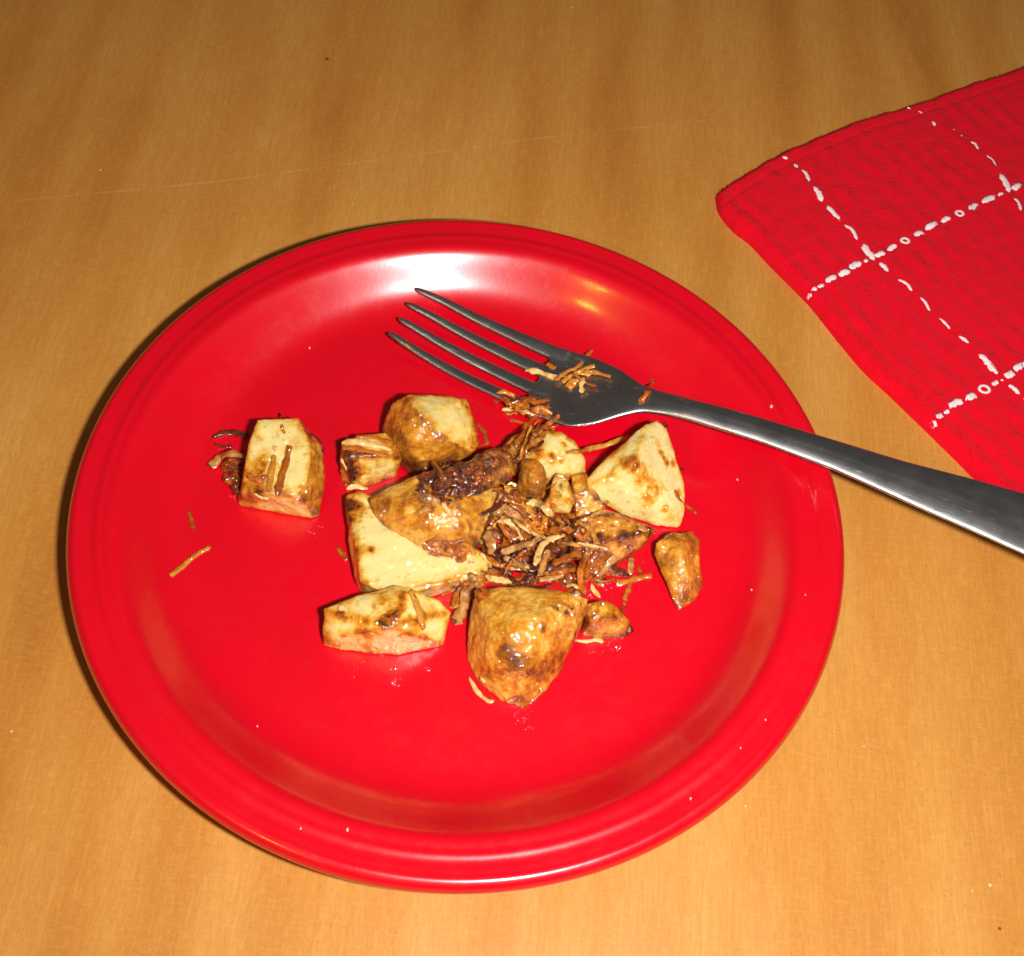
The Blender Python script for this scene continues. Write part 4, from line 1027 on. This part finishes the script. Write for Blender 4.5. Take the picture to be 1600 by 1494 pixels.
# pull border loops inwards a touch under the top edge so that the side is round, then close underneath
V = [tuple(p) for p in vs.reshape(-1, 3)]
F = [(i * NV + j, (i + 1) * NV + j, (i + 1) * NV + j + 1, i * NV + j + 1) for i in range(NU - 1) for j in range(NV - 1)]
loop = [i * NV for i in range(NU)] + [(NU - 1) * NV + j for j in range(1, NV)] + [i * NV + NV - 1 for i in range(NU - 2, -1, -1)] + [j for j in range(NV - 2, 0, -1)]
b0 = len(V)
for li in loop: V.append((V[li][0], V[li][1], 0.00006))
n = len(loop)
for k in range(n): F.append((loop[k], b0 + k, b0 + (k + 1) % n, loop[(k + 1) % n]))
F.append(tuple(b0 + k for k in range(n)))
nroot = empty('napkin', (float(vs[0, 0, 0]), float(vs[0, 0, 1]), 0))
tag(nroot, 'red terry cloth napkin with white stitched lines on the table at right', 'napkin')
off = Vector(nroot.location)
nb = bpy.data.meshes.new('cloth'); nb.from_pydata([Vector(p) - off for p in V], [], F); nb.update()
nb.validate()
link('cloth', nb, M['cloth'], nroot)
NBVH = BVHTree.FromPolygons([Vector(p) for p in V], F[:-1])
def ncast(x, y):
    p, nr, i, d = NBVH.ray_cast(CAM, ray(x, y))
    if p is None: p = un(x, y, 0.005); nr = Vector((0, 0, 1))
    return p, nr
# loose fibres along the border and over the pile
FV, FF = [], []
for k in range(5200):
    if k < 2600:
        i, j = (random.randrange(NU), random.randrange(0, 7)) if random.random() < 0.5 else (random.randrange(0, 7), random.randrange(NV))
    else: i, j = random.randrange(NU), random.randrange(NV)
    p = Vector(vs[i, j]); d = Vector((random.gauss(0, 1), random.gauss(0, 1), abs(random.gauss(0, .8)))).normalized()
    L = random.uniform(0.0004, 0.0013); s = d.cross(Vector((0.2, 0.1, 1))).normalized() * 0.00006
    t = p + d * L; t2 = p + d * L * 0.5 + Vector((0, 0, 0.0001)); b = len(FV)
    up_ = Vector((0, 0, 0.00006))
    FV += [q - off for q in (p - s, p + s, p + up_, t2 - s, t2 + s, t2 + up_, t)]
    FF += [(b, b + 1, b + 4, b + 3), (b + 1, b + 2, b + 5, b + 4), (b + 2, b, b + 3, b + 5), (b + 3, b + 4, b + 6), (b + 4, b + 5, b + 6), (b + 5, b + 3, b + 6)]
fm = bpy.data.meshes.new('cloth_fibre'); fm.from_pydata(FV, [], FF); fm.update()
tag(link('cloth_fibre', fm, M['cloth'], nroot), kind='stuff')

def stitch_mesh(P, wd, th, nrm, seed):
    vs_, fs_ = [], []
    path = crom(P, 4) if len(P) > 1 else P
    L = len(path); K = 8; rv = Vector((seed, seed * .3, 1))
    for i, p in enumerate(path):
        t = (path[min(i + 1, L - 1)] - path[max(i - 1, 0)]).normalized()
        s = t.cross(nrm).normalized(); f = i / (L - 1); e = max(0.25, math.sqrt(max(0, 1 - (2 * f - 1) ** 4)))
        for k in range(K):
            a = 2 * PI * k / K
            q = p + s * math.cos(a) * wd * e + nrm * math.sin(a) * th * e
            q += Vector((noise.noise(q * 1500 + rv), noise.noise(q * 1500 - rv), 0)) * wd * 0.6
            vs_.append(q)
    for i in range(L - 1):
        for k in range(K): fs_.append((i * K + k, i * K + (k + 1) % K, (i + 1) * K + (k + 1) % K, (i + 1) * K + k))
    fs_.append(tuple(range(K))[::-1]); fs_.append(tuple((L - 1) * K + k for k in range(K)))
    return vs_, fs_
def stitch(pts, wmm, seed):
    wmm *= 1.08
    P = []; nn = Vector()
    for (x, y) in pts:
        p, nr = ncast(x, y); nn += nr; P.append(p + nr * 0.00012)
    nn.normalize()
    if nn.z < 0.5: nn = Vector((0, -0.2, 1)).normalized()
    v_, f_ = stitch_mesh(P, wmm / 2000, min(wmm / 3400, 0.0005), nn, seed)
    c = sum(v_, Vector()) / len(v_)
    m = bpy.data.meshes.new('stitch'); m.from_pydata([q - c for q in v_], [], f_); m.update()
    o = link('stitch', m, M['thread'], nroot); o.location = c - off
def ring(x, y, rmm):
    p, nr = ncast(x, y); vs_, fs_ = [], []
    A, B = 14, 6
    for i in range(A):
        a = 2 * PI * i / A
        for k in range(B):
            b = 2 * PI * k / B; rr = rmm + 0.58 * math.cos(b) + 0.12 * noise.noise(Vector((a, b, x)))
            vs_.append(Vector((rr * math.cos(a) * 1.1, rr * math.sin(a) * 0.95, 0.12 + 0.28 * math.sin(b))) / 1000)
    for i in range(A):
        for k in range(B): fs_.append((i * B + k, ((i + 1) % A) * B + k, ((i + 1) % A) * B + (k + 1) % B, i * B + (k + 1) % B))
    m = bpy.data.meshes.new('stitch'); m.from_pydata(vs_, [], fs_); m.update()
    o = link('stitch', m, M['thread'], nroot); o.location = p - off
c8 = lambda X, Y: (1100 + X / 2.988, 80 + Y / 2.988)
c1 = lambda X, Y: (1200 + X / 3.5575, 380 + Y / 3.5575)
seed = 0
def bead(p, L, wmm, ang=-0.48):
    global seed
    seed += 1
    dx, dy = math.cos(ang) * L / 2, math.sin(ang) * L / 2
    stitch([(p[0] - dx, p[1] - dy), (p[0], p[1] - 0.6), (p[0] + dx, p[1] + dy)], wmm, seed)
for (X, Y, L, wd) in [(490,1143,9,2.2),(517,1112,8,1.9),(547,1097,9,1.8),(595,1062,19,2.5),(655,1037,18,2.9),(707,1000,20,2.7),(757,980,8,1.3),(822,950,17,2.5),(880,918,17,2.3),(1003,853,15,2.5),(1060,816,21,2.7),(1130,788,16,2.5),(1260,727,17,2.6),(1327,693,22,2.9),(1386,668,9,1.4),(1463,633,17,2.9)]:
    bead(c8(X, Y), L, wd)
for (X, Y) in [(938,885),(1193,758)]: ring(*c8(X, Y), 1.35)
for (x, y, L, wd) in [(1607,283,12,2.4),(1628,274,15,2.6),(1652,262,15,2.5)]: bead((x, y), L, wd)
for (X, Y, L, wd) in [(922,1008,10,2.4),(957,963,9,2.2),(995,940,8,1.6),(1047,893,22,3.0),(1130,858,17,2.9),(1265,780,11,1.7),(1303,763,4,1.0),(1345,733,17,2.9),(1396,690,18,2.9),(1440,672,17,2.7),(1500,645,18,2.7)]:
    bead(c1(X, Y), L, wd, -0.5)
ring(*c1(1202, 812), 1.7)
for seg, wd in [([(365,493),(395,506)],1.5),([(420,524),(436,545)],1.4),([(453,555),(477,575),(490,608)],1.8),([(508,630),(535,662),(552,702)],2.3),([(573,720),(605,755),(635,790)],1.9),
                ([(650,810),(690,832),(716,880)],1.3),([(738,900),(765,938),(797,973)],2.8),([(818,990),(840,1005),(860,1032)],1.9),([(905,1066),(945,1085),(970,1120)],1.2),([(1010,1150),(1035,1175),(1055,1212)],1.1),
                ([(1095,1245),(1125,1268),(1150,1297)],1.1),([(1190,1330),(1215,1345),(1235,1365)],1.3),
                ([(948,262),(966,270)],.8),([(1000,280),(1020,290)],.9),([(1066,325),(1080,347)],1.4),([(1150,355),(1172,370)],.6),([(1245,425),(1265,432),(1282,458)],1.1),([(1315,485),(1345,505),(1367,542)],.9),
                ([(1383,573),(1405,610),(1430,660)],2.7),([(1448,688),(1465,705),(1478,742)],1.8),([(1195,390),(1235,410)],.5)]:
    seed += 1; stitch([c8(*p) for p in seg], wd, seed)
for seg, wd in [([(1173,617),(1215,655),(1240,690),(1277,730)],2.3),([(1335,790),(1365,805),(1397,838)],1.5),([(1420,860),(1460,900)],1.2)]:
    seed += 1; stitch([c1(*p) for p in seg], wd, seed)
